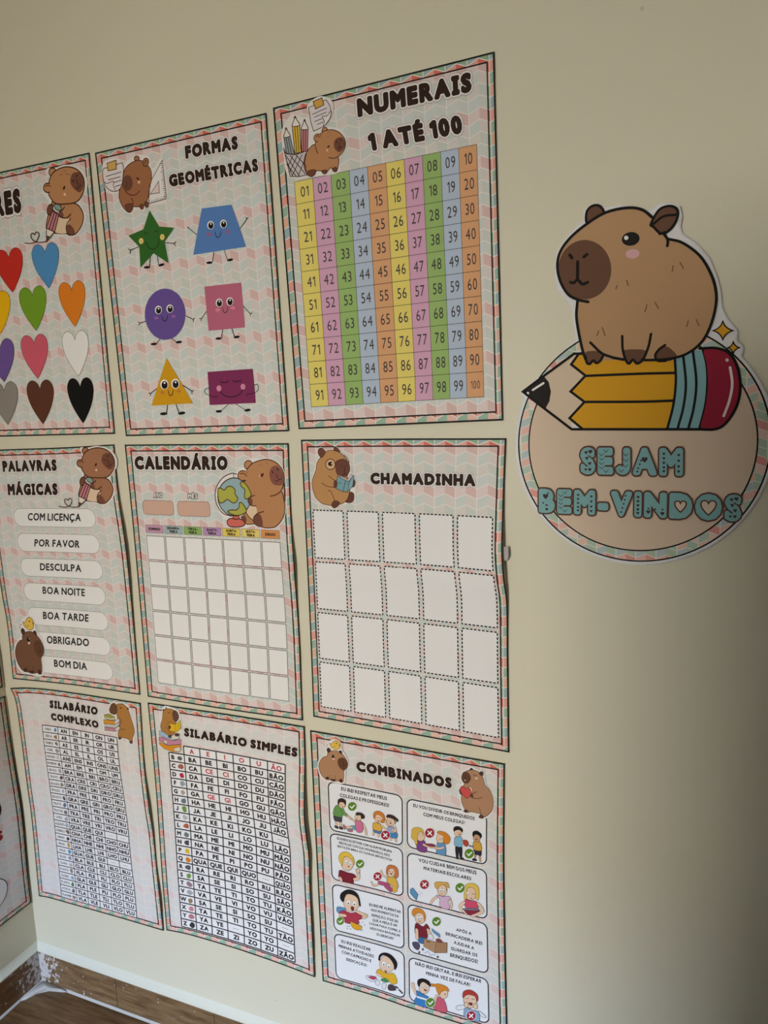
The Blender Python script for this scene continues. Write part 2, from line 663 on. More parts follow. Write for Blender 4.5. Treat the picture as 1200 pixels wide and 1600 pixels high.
def fat(ch, T, E, r):
    """the glyph grown by r as one clean set of triangles without overlaps"""
    if r <= 0:
        return T
    key = (ch, round(r, 4), len(T))
    if key not in UNI:
        P = np.concatenate([T, dilated(E, r)])
        a = (P[:, 1, 0] - P[:, 0, 0]) * (P[:, 2, 1] - P[:, 0, 1]) - (P[:, 1, 1] - P[:, 0, 1]) * (P[:, 2, 0] - P[:, 0, 0])
        P = P[np.abs(a) > 1e-9]
        P = np.where((a[np.abs(a) > 1e-9] < 0)[:, None, None], P[:, ::-1], P)
        U, inv = np.unique(np.round(P.reshape(-1, 2), 5), axis=0, return_inverse=True)
        F = np.asarray(inv).reshape(-1, 3)
        vo, _, fo, *_ = delaunay_2d_cdt([Vector(v) for v in U], [], F.tolist(), 0, 1e-5)
        V = np.array([v[:] for v in vo])
        Q = V[np.array(fo)]
        c = Q.mean(1)
        # keep the pieces whose middle lies in the glyph or within r of its outline
        A, D = E[:, 0], E[:, 1] - E[:, 0]
        tt = np.clip(((c[:, None] - A[None]) * D[None]).sum(2) / np.maximum((D * D).sum(1), 1e-12)[None], 0, 1)
        near = np.hypot(*np.moveaxis(c[:, None] - A[None] - tt[..., None] * D[None], 2, 0)).min(1) < r
        sg = [(T[:, (k + 1) % 3, 0] - T[:, k, 0])[None] * (c[:, None, 1] - T[None, :, k, 1])
              - (T[:, (k + 1) % 3, 1] - T[:, k, 1])[None] * (c[:, None, 0] - T[None, :, k, 0]) for k in range(3)]
        ins = ((sg[0] >= 0) & (sg[1] >= 0) & (sg[2] >= 0)) | ((sg[0] <= 0) & (sg[1] <= 0) & (sg[2] <= 0))
        UNI[key] = Q[near | ins.any(1)]
    return UNI[key]


def layout(s, gap, serif_i=False, dil=0.0):
    """[(char, fill tris, outline edges, x offset)] and total width, in em units with the baseline at y=0"""
    x, out = 0.0, []
    for ch in s:
        if ch == ' ':
            x += 0.26
            continue
        T, E, (a, b) = glyph(ch)
        if serif_i and ch == 'I':
            bars = []
            for yy in (-0.035, -CAPH + 0.035):
                bars.append([(a - 0.075, yy - 0.035), (b + 0.075, yy - 0.035), (b + 0.075, yy + 0.035), (a - 0.075, yy + 0.035)])
            TT = [T]
            EE = [E]
            for q in bars:
                q = np.array(q)
                TT.append(q[[[0, 1, 2], [0, 2, 3]]])
                EE.append(np.stack([q, np.roll(q, -1, 0)], 1))
            T, E = np.concatenate(TT), np.concatenate(EE)
            a, b = a - 0.075, b + 0.075
        out.append((ch, T, E, x - a))
        x += b - a + gap
    return out, x - gap


# ------------------------------------------------------------------ drawing on a sheet
class Draw:
    def __init__(self, surf, name, root, parent=None, crop=None, z=0.0003, step=2e-5, affine=None):
        self.s, self.name, self.root, self.parent = surf, name, root, parent or root
        self.crop, self.z, self.step, self.aff = crop, z, step, affine
        self.tris, self.mats, self.mi, self.lift = [], [], [], []
        self.k = 0

    # coordinates -> local metres
    def L(self, pts):
        pts = np.atleast_2d(np.asarray(pts, float))
        if self.crop is None:
            return pts
        if self.aff is not None:
            pts = np.c_[pts, np.ones(len(pts))] @ self.aff
        x0, y0, sc = self.crop
        return self.s.loc(pts * sc + [x0, y0])

    def unit(self, at):
        """metres per drawing unit near a point"""
        if self.crop is None:
            return 1.0
        q = self.L([at, (at[0] + 10, at[1]), (at[0], at[1] + 10)])
        a, b = q[1] - q[0], q[2] - q[0]
        return math.sqrt(abs(a[0] * b[1] - a[1] * b[0])) / 10

    def add(self, T, color, same=False):
        if not len(T):
            return
        if not same:
            self.k += 1
        m = color if hasattr(color, 'node_tree') else mat(color)
        if m not in self.mats:
            self.mats.append(m)
        self.tris.append(np.asarray(T))
        self.mi.append(self.mats.index(m))
        self.lift.append(self.z + self.k * self.step)

    def poly(self, color, pts, smooth=False, line=None, k=6):
        P = catmull(pts, True, k) if smooth else np.asarray(pts, float)
        Q = self.L(P)
        if color is not None:
            self.add(tess(Q), color)
        if line:
            self.add(stroke(Q, line[1] * self.unit(P[0]), True), line[0])

    def blob(self, color, pts, line=None):
        self.poly(color, pts, True, line)

    def line(self, color, w, pts, smooth=True):
        P = catmull(pts) if smooth and len(pts) > 2 else np.asarray(pts, float)
        self.add(stroke(self.L(P), w * self.unit(P[0])), color)

    def ell(self, color, x, y, rx, ry, rot=0, line=None, n=28):
        t = np.linspace(0, 2 * np.pi, n + 1)[:-1]
        c, s = math.cos(math.radians(rot)), math.sin(math.radians(rot))
        X = np.cos(t) * rx
        Y = np.sin(t) * ry
        self.poly(color, np.stack([x + X * c - Y * s, y + X * s + Y * c], 1), line=line)

    def rect(self, color, x0, y0, x1, y1, line=None, r=0.0):
        """in local metres"""
        if r:
            P = []
            for cx, cy, a in ((x1 - r, y0 + r, -90), (x1 - r, y1 - r, 0), (x0 + r, y1 - r, 90), (x0 + r, y0 + r, 180)):
                for t in range(0, 91, 15):
                    P.append((cx + r * math.cos(math.radians(a + t)), cy + r * math.sin(math.radians(a + t))))
        else:
            P = [(x0, y0), (x1, y0), (x1, y1), (x0, y1)]
        P = np.array(P)
        if color is not None:
            self.add(tess(P), color)
        if line:
            self.add(stroke(P, line[1], True), line[0])
        return P

    def dashes(self, color, w, P, dash, gap):
        P = np.vstack([P, P[:1]])
        seg = np.hypot(*np.diff(P, axis=0).T)
        s = np.r_[0, np.cumsum(seg)]
        n = max(1, round(s[-1] / (dash + gap)))
        st = s[-1] / n
        T = []
        for i in range(n):
            a, b = i * st, i * st + dash
            ts = np.r_[a, s[(s > a) & (s < b)], b]
            pts = np.stack([np.interp(ts, s, P[:, 0]), np.interp(ts, s, P[:, 1])], 1)
            d = np.diff(pts, axis=0)
            ln = np.hypot(*d.T)
            nr = np.stack([-d[:, 1], d[:, 0]], 1) / np.maximum(ln, 1e-9)[:, None] * w / 2
            A, B = pts[:-1], pts[1:]
            T.append(np.stack([A + nr, A - nr, B - nr], 1))
            T.append(np.stack([A + nr, B - nr, B + nr], 1))
        self.add(np.concatenate(T), color)

    def text(self, s, bl, br, tl, color, bold=0.0, halo=(), gap=0.11, serif_i=False, metres=False, only=None):
        """one line of capitals fitted between baseline-left, baseline-right and top-left"""
        lay, width = layout(s, gap, serif_i)
        b, r, t = np.array([bl, br, tl], float) if metres else self.L([bl, br, tl])
        ex, ey = (r - b) / (width + 2 * bold), (b - t) / (CAPH + 2 * bold)

        def put(T, dx):
            return b + (T[..., 0:1] + dx + bold) * ex + (T[..., 1:2] - bold) * ey
        for dil, colr in list(halo) + [(bold, color)]:
            first = True
            for i, (ch, T, E, dx) in enumerate(lay):
                if only is not None and i != only:
                    continue
                self.add(put(fat(ch, T, E, dil), dx), colr, not first)
                self.lift[-1] += i * 2e-6
                first = False
            self.k += 2
        return b, ex, ey, lay

    def text_c(self, s, cx, cy, h, color, sx=0.75, maxw=None, bold=0.0, gap=0.12):
        """one line centred at (cx, cy), capitals h metres tall, letters squeezed by sx"""
        wd = (layout(s, gap)[1] + 2 * bold) * h / (CAPH + 2 * bold) * sx
        if maxw:
            wd = min(wd, maxw)
        self.text(s, (cx - wd / 2, cy + h / 2), (cx + wd / 2, cy + h / 2), (cx - wd / 2, cy - h / 2), color, bold=bold, gap=gap, metres=True)

    def done(self, label=None):
        vs, fs, ms, uvs, off = [], [], [], [], 0
        if not self.tris:
            return None
        for T, m, z in zip(self.tris, self.mi, self.lift):
            T = subdivide(np.asarray(T, float))
            a = (T[:, 1, 0] - T[:, 0, 0]) * (T[:, 2, 1] - T[:, 0, 1]) - (T[:, 1, 1] - T[:, 0, 1]) * (T[:, 2, 0] - T[:, 0, 0])
            T = np.where((a > 0)[:, None, None], T[:, ::-1], T)[np.abs(a) > 1e-13]
            if not len(T):
                continue
            P = T.reshape(-1, 2)
            U, inv = np.unique(np.round(P, 6), axis=0, return_inverse=True)
            inv = np.asarray(inv).reshape(-1)
            uvs.append(U)
            vs.append(self.s.to3d(U, np.full(len(U), z)))
            fs.append(inv.reshape(-1, 3) + off)
            ms.append(np.full(len(T), m))
            off += len(U)
        V = np.concatenate(vs) - np.array(self.root.location)
        F = np.concatenate(fs)
        me = bpy.data.meshes.new(self.name)
        me.from_pydata(V.tolist(), [], F.tolist())
        for m in self.mats:
            me.materials.append(m)
        me.polygons.foreach_set('material_index', np.concatenate(ms).astype(np.int32))
        me.polygons.foreach_set('use_smooth', np.ones(len(F), bool))
        if any(m.name.startswith('chevron') for m in self.mats):
            me.uv_layers.new(name='UVMap').data.foreach_set('uv', np.concatenate(uvs)[F.ravel()].ravel())
        me.update()
        o = bpy.data.objects.new(self.name, me)
        COL.objects.link(o)
        o.parent = self.parent
        if label:
            o['label'] = label
        return o


def sheet_mesh(surf, root, m):
    nu, nv = surf.NU, surf.NV
    V = (surf.G.reshape(-1, 3) - np.array(root.location)).tolist()
    F = []
    for j in range(nv):
        for i in range(nu):
            a = j * (nu + 1) + i
            F.append((a, a + nu + 1, a + nu + 2, a + 1))
    me = bpy.data.meshes.new('sheet')
    me.from_pydata(V, [], F)
    uvl = me.uv_layers.new(name='UVMap')
    U, W = np.meshgrid(np.linspace(0, surf.W, nu + 1), np.linspace(0, surf.H, nv + 1))
    flat = np.stack([U.ravel(), W.ravel()], 1)
    li = np.zeros(len(me.loops), np.int32)
    me.loops.foreach_get('vertex_index', li)
    uvl.data.foreach_set('uv', flat[li].ravel())
    me.materials.append(m)
    me.polygons.foreach_set('use_smooth', np.ones(len(F), bool))
    o = bpy.data.objects.new('sheet', me)
    COL.objects.link(o)
    o.parent = root
    s = o.modifiers.new('paper', 'SOLIDIFY')
    s.thickness = 0.0004
    s.offset = -1
    return o


BLACK = (30, 27, 24)
M_CHEV = {}


def poster(surf, label, fade=0.25, name='poster', group=None):
    root = bpy.data.objects.new(name, None)
    COL.objects.link(root)
    b = surf.G[-1].mean(0)
    root.location = tuple(float(v) for v in b)
    root.empty_display_size = 0.05
    root['label'] = label
    root['category'] = 'poster'
    root['group'] = group or 'school posters on the cream wall'
    if fade not in M_CHEV:
        M_CHEV[fade] = chevron_mat('chevron_print', fade)
    sheet_mesh(surf, root, M_CHEV[fade])
    d = Draw(surf, 'border', root)
    w, h = surf.W, surf.H
    d.add(stroke([(0.001, 0.001), (w - 0.001, 0.001), (w - 0.001, h - 0.001), (0.001, h - 0.001)], 0.0030, True), BLACK)
    q = 0.0140
    d.add(stroke([(q, q), (w - q, q), (w - q, h - q), (q, h - q)], 0.0026, True), BLACK, True)
    d.done()
    return root


TITLE = (44, 28, 23)
HALO = ((0.185, (120, 112, 108)), (0.168, (243, 238, 235)))


def title(surf, root, lines, crop):
    for (s, bl, br, tl) in lines:
        d = Draw(surf, 'title', root, crop=crop, z=0.0006)
        d.text(s, bl, br, tl, TITLE, bold=0.085, halo=HALO, gap=0.235, serif_i=True)
        d.done()


# capybara colours
OUT = (62, 34, 24)
TAN = (190, 130, 84)
TAND = (172, 112, 72)
MUZ = (112, 66, 52)
CREAM = (236, 204, 168)


def pencil_capybara(surf, root, crop, affine=None, tan=TAN, z=0.0009):
    """capybara hugging a pink pencil that draws a little heart"""
    d = Draw(surf, 'capybara_drawing', root, crop=crop, z=z, affine=affine)
    lw = 9
    W = (240, 234, 230)
    halo = [(425, 330), (400, 240), (470, 232), (560, 205), (660, 222), (735, 300), (745, 400), (690, 530), (735, 640), (715, 730),
            (650, 815), (570, 812), (440, 800), (385, 770), (390, 680), (400, 590), (420, 520), (370, 455), (360, 390), (400, 350)]
    d.blob(W, halo)
    d.ell(tan, 450, 268, 30, 36, line=(OUT, lw))
    d.blob(tan, [(470, 500), (440, 560), (412, 640), (396, 740), (420, 775), (490, 790), (565, 792), (600, 805), (650, 792), (700, 720),
                 (714, 640), (690, 575), (640, 535)], (OUT, lw))
    p = d.done()
    d = Draw(surf, 'belly', root, p, crop, z + .0002, affine=affine)
    d.blob(CREAM, [(500, 655), (590, 668), (598, 690), (572, 735), (572, 788), (480, 784), (478, 740)])
    d.done()
    d = Draw(surf, 'foot', root, p, crop, z + .0003, affine=affine)
    d.blob(MUZ, [(574, 728), (598, 715), (632, 752), (640, 792), (610, 806), (580, 790)])
    d.line(OUT, lw, [(604, 668), (578, 705), (568, 745), (578, 790), (605, 806)])
    d.done()
    d = Draw(surf, 'head', root, p, crop, z + .0004, affine=affine)
    d.blob(tan, [(427, 330), (470, 262), (560, 224), (650, 240), (708, 300), (724, 380), (705, 460), (655, 522), (560, 540), (480, 535),
                 (440, 495), (416, 440)], (OUT, lw))
    d.ell(tan, 412, 402, 38, 40, line=(OUT, lw))
    d.blob(tan, [(425, 370), (460, 370), (460, 440), (425, 436), (440, 402)])
    d.line(OUT, 7, [(392, 392), (412, 380), (436, 390)])
    d.ell((40, 22, 16), 551, 402, 8, 18, 18)
    d.ell((244, 200, 160), 556, 458, 10, 12)
    for a in ([(512, 292), (540, 288)], [(560, 282), (598, 290)], [(545, 262), (570, 258)]):
        d.line((150, 92, 60), 6, a)
    d.done()
    d = Draw(surf, 'muzzle', root, p, crop, z + .0008, affine=affine)
    d.blob(MUZ, [(612, 300), (638, 272), (685, 272), (716, 330), (716, 395), (685, 440), (640, 414), (605, 360)])
    d.ell((50, 26, 20), 628, 345, 7, 9)
    d.ell((50, 26, 20), 660, 300, 7, 9)
    d.line((50, 26, 20), 6, [(654, 330), (664, 360), (678, 378)], False)
    d.line((50, 26, 20), 6, [(655, 402), (668, 410), (680, 392), (692, 392), (698, 372)])
    d.done()
    d = Draw(surf, 'paw', root, p, crop, z + .0007, affine=affine)
    d.ell(MUZ, 432, 588, 24, 46, 12, line=(OUT, lw))
    d.done()
    d = Draw(surf, 'pencil', root, p, crop, z + .0009, affine=affine)
    d.poly((202, 130, 138), [(452, 600), (508, 632), (470, 778), (400, 745)], line=(OUT, 8))
    for a, b in (((470, 612), (424, 756)), ((490, 622), (448, 768))):
        d.line((110, 50, 54), 12, [a, b])
    d.poly((242, 226, 214), [(400, 745), (470, 778), (402, 858)], line=(OUT, 8))
    d.poly((86, 62, 54), [(401, 806), (436, 820), (402, 858)])
    d.ell((132, 160, 152), 492, 576, 38, 36, 20, line=(OUT, 8))
    d.line((236, 228, 214), 8, [(462, 572), (478, 596), (506, 610)])
    d.line(OUT, 5, [(466, 562), (484, 585), (512, 598)])
    d.done()
    d = Draw(surf, 'paw', root, p, crop, z + .0012, affine=affine)
    d.blob(tan, [(505, 630), (530, 600), (560, 575), (610, 570), (606, 632), (560, 658), (520, 650)])
    d.blob(MUZ, [(503, 628), (528, 602), (545, 622), (545, 652), (520, 648)])
    d.line(OUT, lw, [(556, 566), (540, 590), (510, 604)])
    d.line(OUT, lw, [(505, 636), (530, 655), (575, 658), (608, 628)])
    d.done()
    d = Draw(surf, 'heart_squiggle', root, p, crop, z + .0009, affine=affine)
    d.line(OUT, 7, [(218, 872), (262, 876), (310, 862), (335, 815), (330, 785), (312, 782), (300, 802), (284, 788), (268, 802), (276, 835),
                    (302, 858), (345, 868), (403, 858)])
    d.done()


def heart_pts(cx, tipy, w, h):
    """heart in local metres: tip at (cx, tipy), w wide and h tall"""
    P = []
    half = [(0, -0.80), (0.04, -0.88), (0.10, -0.945), (0.18, -0.985), (0.27, -1.0), (0.36, -0.98), (0.44, -0.925), (0.49, -0.84),
            (0.50, -0.74), (0.485, -0.64), (0.44, -0.52), (0.37, -0.40), (0.28, -0.28), (0.18, -0.17), (0.09, -0.075), (0, 0)]
    R = catmull(half, k=3)
    L_ = [(-x, y) for x, y in R[::-1][1:-1]]
    return np.array([(cx + x * w, tipy + y * h) for x, y in list(R) + L_])


# ================================================================== poster 1: colours as hearts
S = Surf(FRONT, [(0.6, 1, .3, .12, .003)], edges=dict(
    t=[(-74.5, 285.2), (139.3, 238.9)], b=[(-26.4, 682.7), (179.1, 677.6)],
    l=[(-74.5, 285.2), (-26.4, 682.7)], r=[(139.3, 238.9), (179.1, 677.6)]))
R1 = poster(S, 'poster with rows of big coloured hearts, above the magic words poster')
title(S, R1, [('CORES', (-46, 347.5), (34.8, 331.8), (-50, 311))], (0, 0, 1))
A1 = (0, 220, 220 / 1200)
pencil_capybara(S, R1, A1)
Z2 = (0, 460, 220 / 1200)
HEARTS = [((240, 912, 110, 1290), A1, (202, 40, 30), 'red heart'), ((552, 857, 418, 1255), A1, (72, 138, 200), 'blue heart'),
          ((105, 1285, 4, 1650), A1, (246, 184, 6), 'yellow heart'), ((430, 1255, 311, 1617), A1, (110, 156, 34), 'green heart'),
          ((790, 1207, 643, 1583), A1, (232, 122, 28), 'orange heart'), ((152, 367, 38, 745), Z2, (104, 76, 150), 'purple heart'),
          ((467, 327, 325, 717), Z2, (214, 84, 104), 'pink heart'), ((818, 290, 672, 697), Z2, (246, 243, 240), 'white heart'),
          ((185, 740, 70, 1110), Z2, (140, 132, 124), 'grey heart'), ((498, 722, 370, 1105), Z2, (86, 48, 34), 'brown heart'),
          ((858, 702, 712, 1097), Z2, (12, 11, 12), 'black heart')]
for (rx, ty, tx, by), crop, colr, lab in HEARTS:
    d = Draw(S, 'heart', R1, crop=crop, z=0.0006)
    q = d.L([(tx, by), (rx, (ty + by) / 2), (tx + 30, ty)])
    d.crop = None
    P = heart_pts(q[0, 0], q[0, 1], 0.083, 0.0975)
    d.add(tess(P), colr)
    d.add(stroke(P, 0.0009, True), (60, 34, 28) if lab != 'white heart' else (70, 62, 58))
    d.done(lab)

# ================================================================== poster 2: shapes with faces
S = Surf(FRONT, [(0.7, 1, .22, .10, .006), (0.4, .5, .5, .3, .001)], edges=dict(
    t=[(148.8, 239.1), (415.8, 176.8)], b=[(197.1, 681.3), (451.1, 673.5)],
    l=[(148.8, 239.1), (197.1, 681.3)], r=[(415.8, 176.8), (451.1, 673.5)]))
R2 = poster(S, 'poster of smiling geometric shapes, between the hearts and the number chart')
C4 = (260, 170, 170 / 1200)
title(S, R2, [('FORMAS', (215, 555), (795, 445), (203, 412)), ('GEOMÉTRICAS', (40, 865), (1020, 690), (22, 730))], C4)
C3 = (140, 170, 160 / 1200)
d = Draw(S, 'capybara_drawing', R2, crop=C3, z=0.0009)
bt = (160, 100, 64)
d.blob((240, 232, 228), [(150, 690), (205, 600), (330, 585), (400, 640), (500, 570), (560, 540), (700, 560), (745, 700), (860, 590), (915, 1070),
                         (700, 1130), (640, 1200), (560, 1180), (480, 1235), (380, 1170), (335, 1000), (200, 970)])
d.ell(bt, 556, 585, 30, 30, line=(OUT, 9))
d.blob(bt, [(400, 760), (430, 690), (500, 630), (590, 605), (660, 640), (720, 720), (728, 840), (700, 930), (690, 1040), (640, 1130),
            (560, 1150), (510, 1150), (470, 1215), (400, 1160), (352, 1050), (355, 950), (385, 880)], (OUT, 9))
d.ell(bt, 662, 628, 34, 48, 10, line=(OUT, 9))
d.line(OUT, 7, [(648, 650), (660, 612), (678, 620)])
d.line(OUT, 9, [(392, 830), (412, 940), (470, 1005), (540, 1010), (590, 965)])
d.line(OUT, 8, [(490, 1050), (512, 1080), (508, 1130)])
d.ell((45, 24, 18), 570, 820, 10, 20, -60)
d.ell((236, 190, 160), 584, 862, 14, 16)
p = d.done()
d = Draw(S, 'muzzle', R2, p, C3, 0.0014)
d.ell((106, 64, 50), 448, 872, 62, 92)
d.line((60, 34, 26), 6, [(440, 850), (440, 900), (420, 925)])
d.done()
for pts in ([(420, 1150), (450, 1118), (512, 1120), (505, 1190), (470, 1215)], [(585, 1145), (620, 1120), (640, 1150), (620, 1182)],
            [(645, 1120), (665, 1085), (694, 1110), (690, 1150), (665, 1155)]):
    d = Draw(S, 'foot', R2, p, C3, 0.0014)
    d.blob((106, 60, 46), pts, (OUT, 6))
    d.done()
d = Draw(S, 'note_sheet', R2, p, C3, 0.0014)
d.blob((236, 226, 226), [(165, 710), (215, 692), (310, 660), (385, 640), (402, 700), (400, 760), (380, 900), (330, 965), (250, 960), (190, 900), (162, 800)], (OUT, 8))
d.poly((214, 170, 86), [(210, 640), (315, 605), (320, 710), (222, 730)], line=(OUT, 8))
for a in ([(200, 795), (375, 742)], [(225, 835), (365, 798)], [(290, 868), (375, 838)], [(305, 915), (370, 893)]):
    d.line(OUT, 8, a)
d.line(OUT, 7, [(165, 855), (215, 875), (285, 850), (285, 900), (315, 970)])
d.done()
d = Draw(S, 'set_square', R2, p, C3, 0.00092, 3e-6)
d.poly((240, 234, 232), [(855, 605), (905, 1055), (690, 1115), (720, 850)], line=(OUT, 8))
d.poly((232, 206, 202), [(812, 850), (822, 985), (715, 1002)], line=(OUT, 7))
for k in range(17):
    t = k / 16
    x, y = 856 + 44 * t, 640 + 390 * t
    d.line(OUT, 6, [(x, y), (x - (30 if k % 4 == 0 else 18), y + 4)])
for k in range(9):
    t = k / 8
    x, y = 705 + 180 * t, 1105 - 50 * t
    d.line(OUT, 6, [(x, y), (x - 4, y - (34 if k % 4 == 0 else 20))])
d.done()


def shape_face(name, crop, body, colr, eyes, cheeks, smile, limbs, feet, cheekc=(196, 110, 140), closed=False, label=None, smooth=False):
    d = Draw(S, name, R2, crop=crop, z=0.0008)
    for l in limbs:
        d.line((30, 22, 20), 5.6, l)
    if smooth:
        d.ell(colr, *body, n=48)
    else:
        d.poly(colr, body)
    p = d.done(label)
    d = Draw(S, 'face', R2, p, crop, 0.0011)
    for (x, y) in eyes:
        if closed:
            d.line((28, 24, 22), 4.5, [(x - 15, y + 2), (x - 8, y - 9), (x + 4, y - 11), (x + 14, y)])
        else:
            d.ell((246, 242, 236), x, y, 27, 33)
            d.ell((16, 14, 14), x + 2, y + 3, 20, 26)
            d.ell((246, 242, 236), x + 2, y - 10, 6, 7)
    for (x, y, rx, ry) in cheeks:
        d.ell(cheekc, x, y, rx, ry)
        if closed:
            d.ell((240, 222, 160), x, y, rx * .72, ry * .72)
            d.ell((206, 170, 90), x, y, rx * .4, ry * .4)
    d.line((26, 22, 22), 5, smile)
    d.done()
    for (x, y, a) in feet:
        d = Draw(S, 'foot', R2, p, crop, 0.0011)
        d.ell((20, 17, 16), x, y, 24, 10, a)
        d.done()


G1 = (180, 320, 0.2)
G2 = (180, 520, 280 / 1200)
shape_face('star_figure', G1, [(270, 45), (345, 170), (463, 180), (388, 290), (420, 458), (302, 380), (200, 492), (190, 330), (105, 242), (222, 192)],
           (44, 96, 34), [(243, 232), (325, 214)], [(206, 284, 18, 24), (371, 253, 18, 24)], [(238, 290), (262, 330), (292, 348), (320, 338), (342, 305), (344, 275)],
           [[(195, 325), (122, 355)], [(122, 355), (105, 345)], [(122, 355), (118, 378)], [(388, 296), (462, 302)], [(462, 302), (478, 288)], [(462, 302), (472, 320)],
            [(275, 410), (270, 480), (255, 488)], [(332, 400), (342, 468), (360, 470)]],
           [(250, 489, -4), (364, 470, -18)], (232, 190, 76), True, 'dark green star with closed eyes')
shape_face('trapezium_figure', G1, [(678, 30), (910, 0), (1024, 328), (612, 392)], (78, 122, 192), [(748, 160), (848, 150)],
           [(732, 234, 18, 16), (882, 212, 18, 16)], [(784, 212), (790, 245), (808, 255), (826, 235), (828, 208)],
           [[(645, 240), (578, 185)], [(578, 185), (565, 178)], [(578, 185), (576, 172)], [(978, 185), (1030, 112)], [(1030, 112), (1040, 100)], [(1030, 112), (1022, 100)],
            [(773, 370), (762, 445)], [(855, 358), (880, 435)]],
           [(738, 453, -4), (900, 431, -12)], (150, 92, 140), label='blue trapezium')
shape_face('oval_figure', G1, (392, 855, 158, 200, 0), (96, 72, 148), [(340, 822), (430, 812)],
           [(324, 885, 18, 12), (458, 872, 18, 12)], [(368, 872), (376, 900), (392, 908), (408, 892), (412, 866)],
           [[(240, 910), (195, 925)], [(195, 925), (180, 915)], [(195, 925), (186, 940)], [(552, 868), (612, 895)], [(612, 895), (622, 885)], [(612, 895), (612, 912)],
            [(352, 1050), (320, 1088)], [(445, 1045), (490, 1078)]],
           [(304, 1088, -4), (500, 1073, -8)], (150, 90, 160), label='purple oval', smooth=True)
shape_face('square_figure', G1, [(698, 640), (985, 608), (1015, 958), (732, 985)], (190, 96, 124), [(815, 766), (898, 756)],
           [(803, 822, 18, 13), (922, 806, 18, 13)], [(842, 806), (850, 836), (864, 844), (878, 828), (880, 800)],
           [[(718, 830), (675, 890)], [(675, 890), (660, 888)], [(675, 890), (672, 908)], [(1003, 792), (1055, 850)], [(1055, 850), (1072, 846)], [(1055, 850), (1060, 868)],
            [(842, 970), (832, 1040)], [(912, 965), (935, 1035)]],
           [(810, 1045, -4), (952, 1033, -10)], (228, 130, 150), label='pink square')
shape_face('triangle_figure', G2, [(345, 170), (522, 472), (244, 488)], (216, 152, 20), [(331, 346), (405, 341)],
           [(319, 399, 13, 10), (429, 391, 13, 10)], [(358, 388), (364, 414), (374, 420), (386, 410), (390, 384)],
           [[(278, 375), (240, 405)], [(240, 405), (226, 404)], [(240, 405), (238, 420)], [(455, 352), (515, 390)], [(515, 390), (526, 388)], [(515, 390), (516, 408)],
            [(352, 485), (345, 540)], [(410, 482), (428, 535)]],
           [(326, 542, -4), (448, 538, -8)], (206, 110, 60), label='yellow triangle')
d = Draw(S, 'rectangle_figure', R2, crop=G2, z=0.0008)
for l in ([(760, 478), (712, 522)], [(808, 475), (870, 515)]):
    d.line((40, 30, 28), 4, l)
d.poly((124, 40, 82), [(620, 262), (922, 241), (942, 470), (634, 484)])
p = d.done('dark magenta rectangle')
d = Draw(S, 'face', R2, p, G2, 0.0011)
for x, y in ((733, 326), (818, 320)):
    d.line((30, 16, 22), 4, [(x - 28, y - 2), (x - 10, y + 6), (x + 10, y + 5), (x + 27, y - 5)])
    for k in (-22, -8, 8, 22):
        d.line((30, 16, 22), 3, [(x + k, y + 2), (x + k * 1.15, y + 14)])
for x, y in ((697, 372), (858, 361)):
    d.ell((222, 134, 170), x, y, 16, 20)
d.line((30, 16, 22), 5, [(708, 395), (735, 420), (780, 430), (830, 415), (858, 382)])
d.done()
d = Draw(S, 'arm', R2, p, G2, 0.0011)
d.line((34, 20, 26), 4, [(632, 370), (606, 378), (602, 400), (630, 418), (680, 432)])
d.line((34, 20, 26), 4, [(680, 432), (690, 424)])
d.done()
d = Draw(S, 'arm', R2, p, G2, 0.0011)
d.line((34, 20, 26), 4, [(930, 352), (955, 346), (960, 375), (940, 400), (882, 414)])
d.line((34, 20, 26), 4, [(882, 414), (886, 426)])
d.done()
for x, y, a in ((696, 526, -4), (888, 518, -8)):
    d = Draw(S, 'foot', R2, p, G2, 0.0011)
    d.ell((20, 17, 16), x, y, 21, 9, a)
    d.done()

# ================================================================== poster 3: numbers
S = Surf(FRONT, [(0.65, 1.02, .22, .09, .009), (0.5, .5, .5, .3, .0012)], edges=dict(
    t=[(427, 168.8), (772.1, 81.1)], b=[(467, 670.4), (785.9, 656.6)],
    l=[(427, 168.8), (467, 670.4)], r=[(772.1, 81.1), (785.9, 656.6)]))
R3 = poster(S, 'tall number chart poster, coloured columns from 1 to 100')
C1 = (420, 70, 380 / 1200)
title(S, R3, [('NUMERAIS', (440, 360), (1003, 232), (433, 268)), ('1 ATÉ 100', (500, 527), (960, 437), (485, 440))], C1)
c = S.loc([(460.4, 284.5), (745.4, 225.4), (486.5, 635.9), (755.9, 620)])
GX0, GX1 = (c[0, 0] + c[2, 0]) / 2, (c[1, 0] + c[3, 0]) / 2
GY0, GY1 = (c[0, 1] + c[1, 1]) / 2, (c[2, 1] + c[3, 1]) / 2
CW, CH = (GX1 - GX0) / 10, (GY1 - GY0) / 10
NC = [(242, 220, 110), (222, 166, 198), (154, 190, 108), (184, 200, 224), (229, 166, 116)] * 2
for r in range(10):
    for k in range(10):
        n = r * 10 + k + 1
        x, y = GX0 + k * CW, GY0 + r * CH
        d = Draw(S, 'number_cell', R3)
        d.rect(NC[k], x, y, x + CW, y + CH, line=((52, 40, 36), 0.0008))
        p = d.done()
        d = Draw(S, 'numeral', R3, p, z=0.0006)
        t = '%02d' % n
        hh = CH * (0.44 if n < 100 else 0.31)
        cx, cy = x + CW * 0.52, y + CH * 0.5
        d.text_c(t, cx, cy, hh, (62, 56, 58), 0.72, gap=0.13)
        d.done()
K = (420, 140, 0.15)
d = Draw(S, 'capybara_drawing', R3, crop=K, z=0.0010)
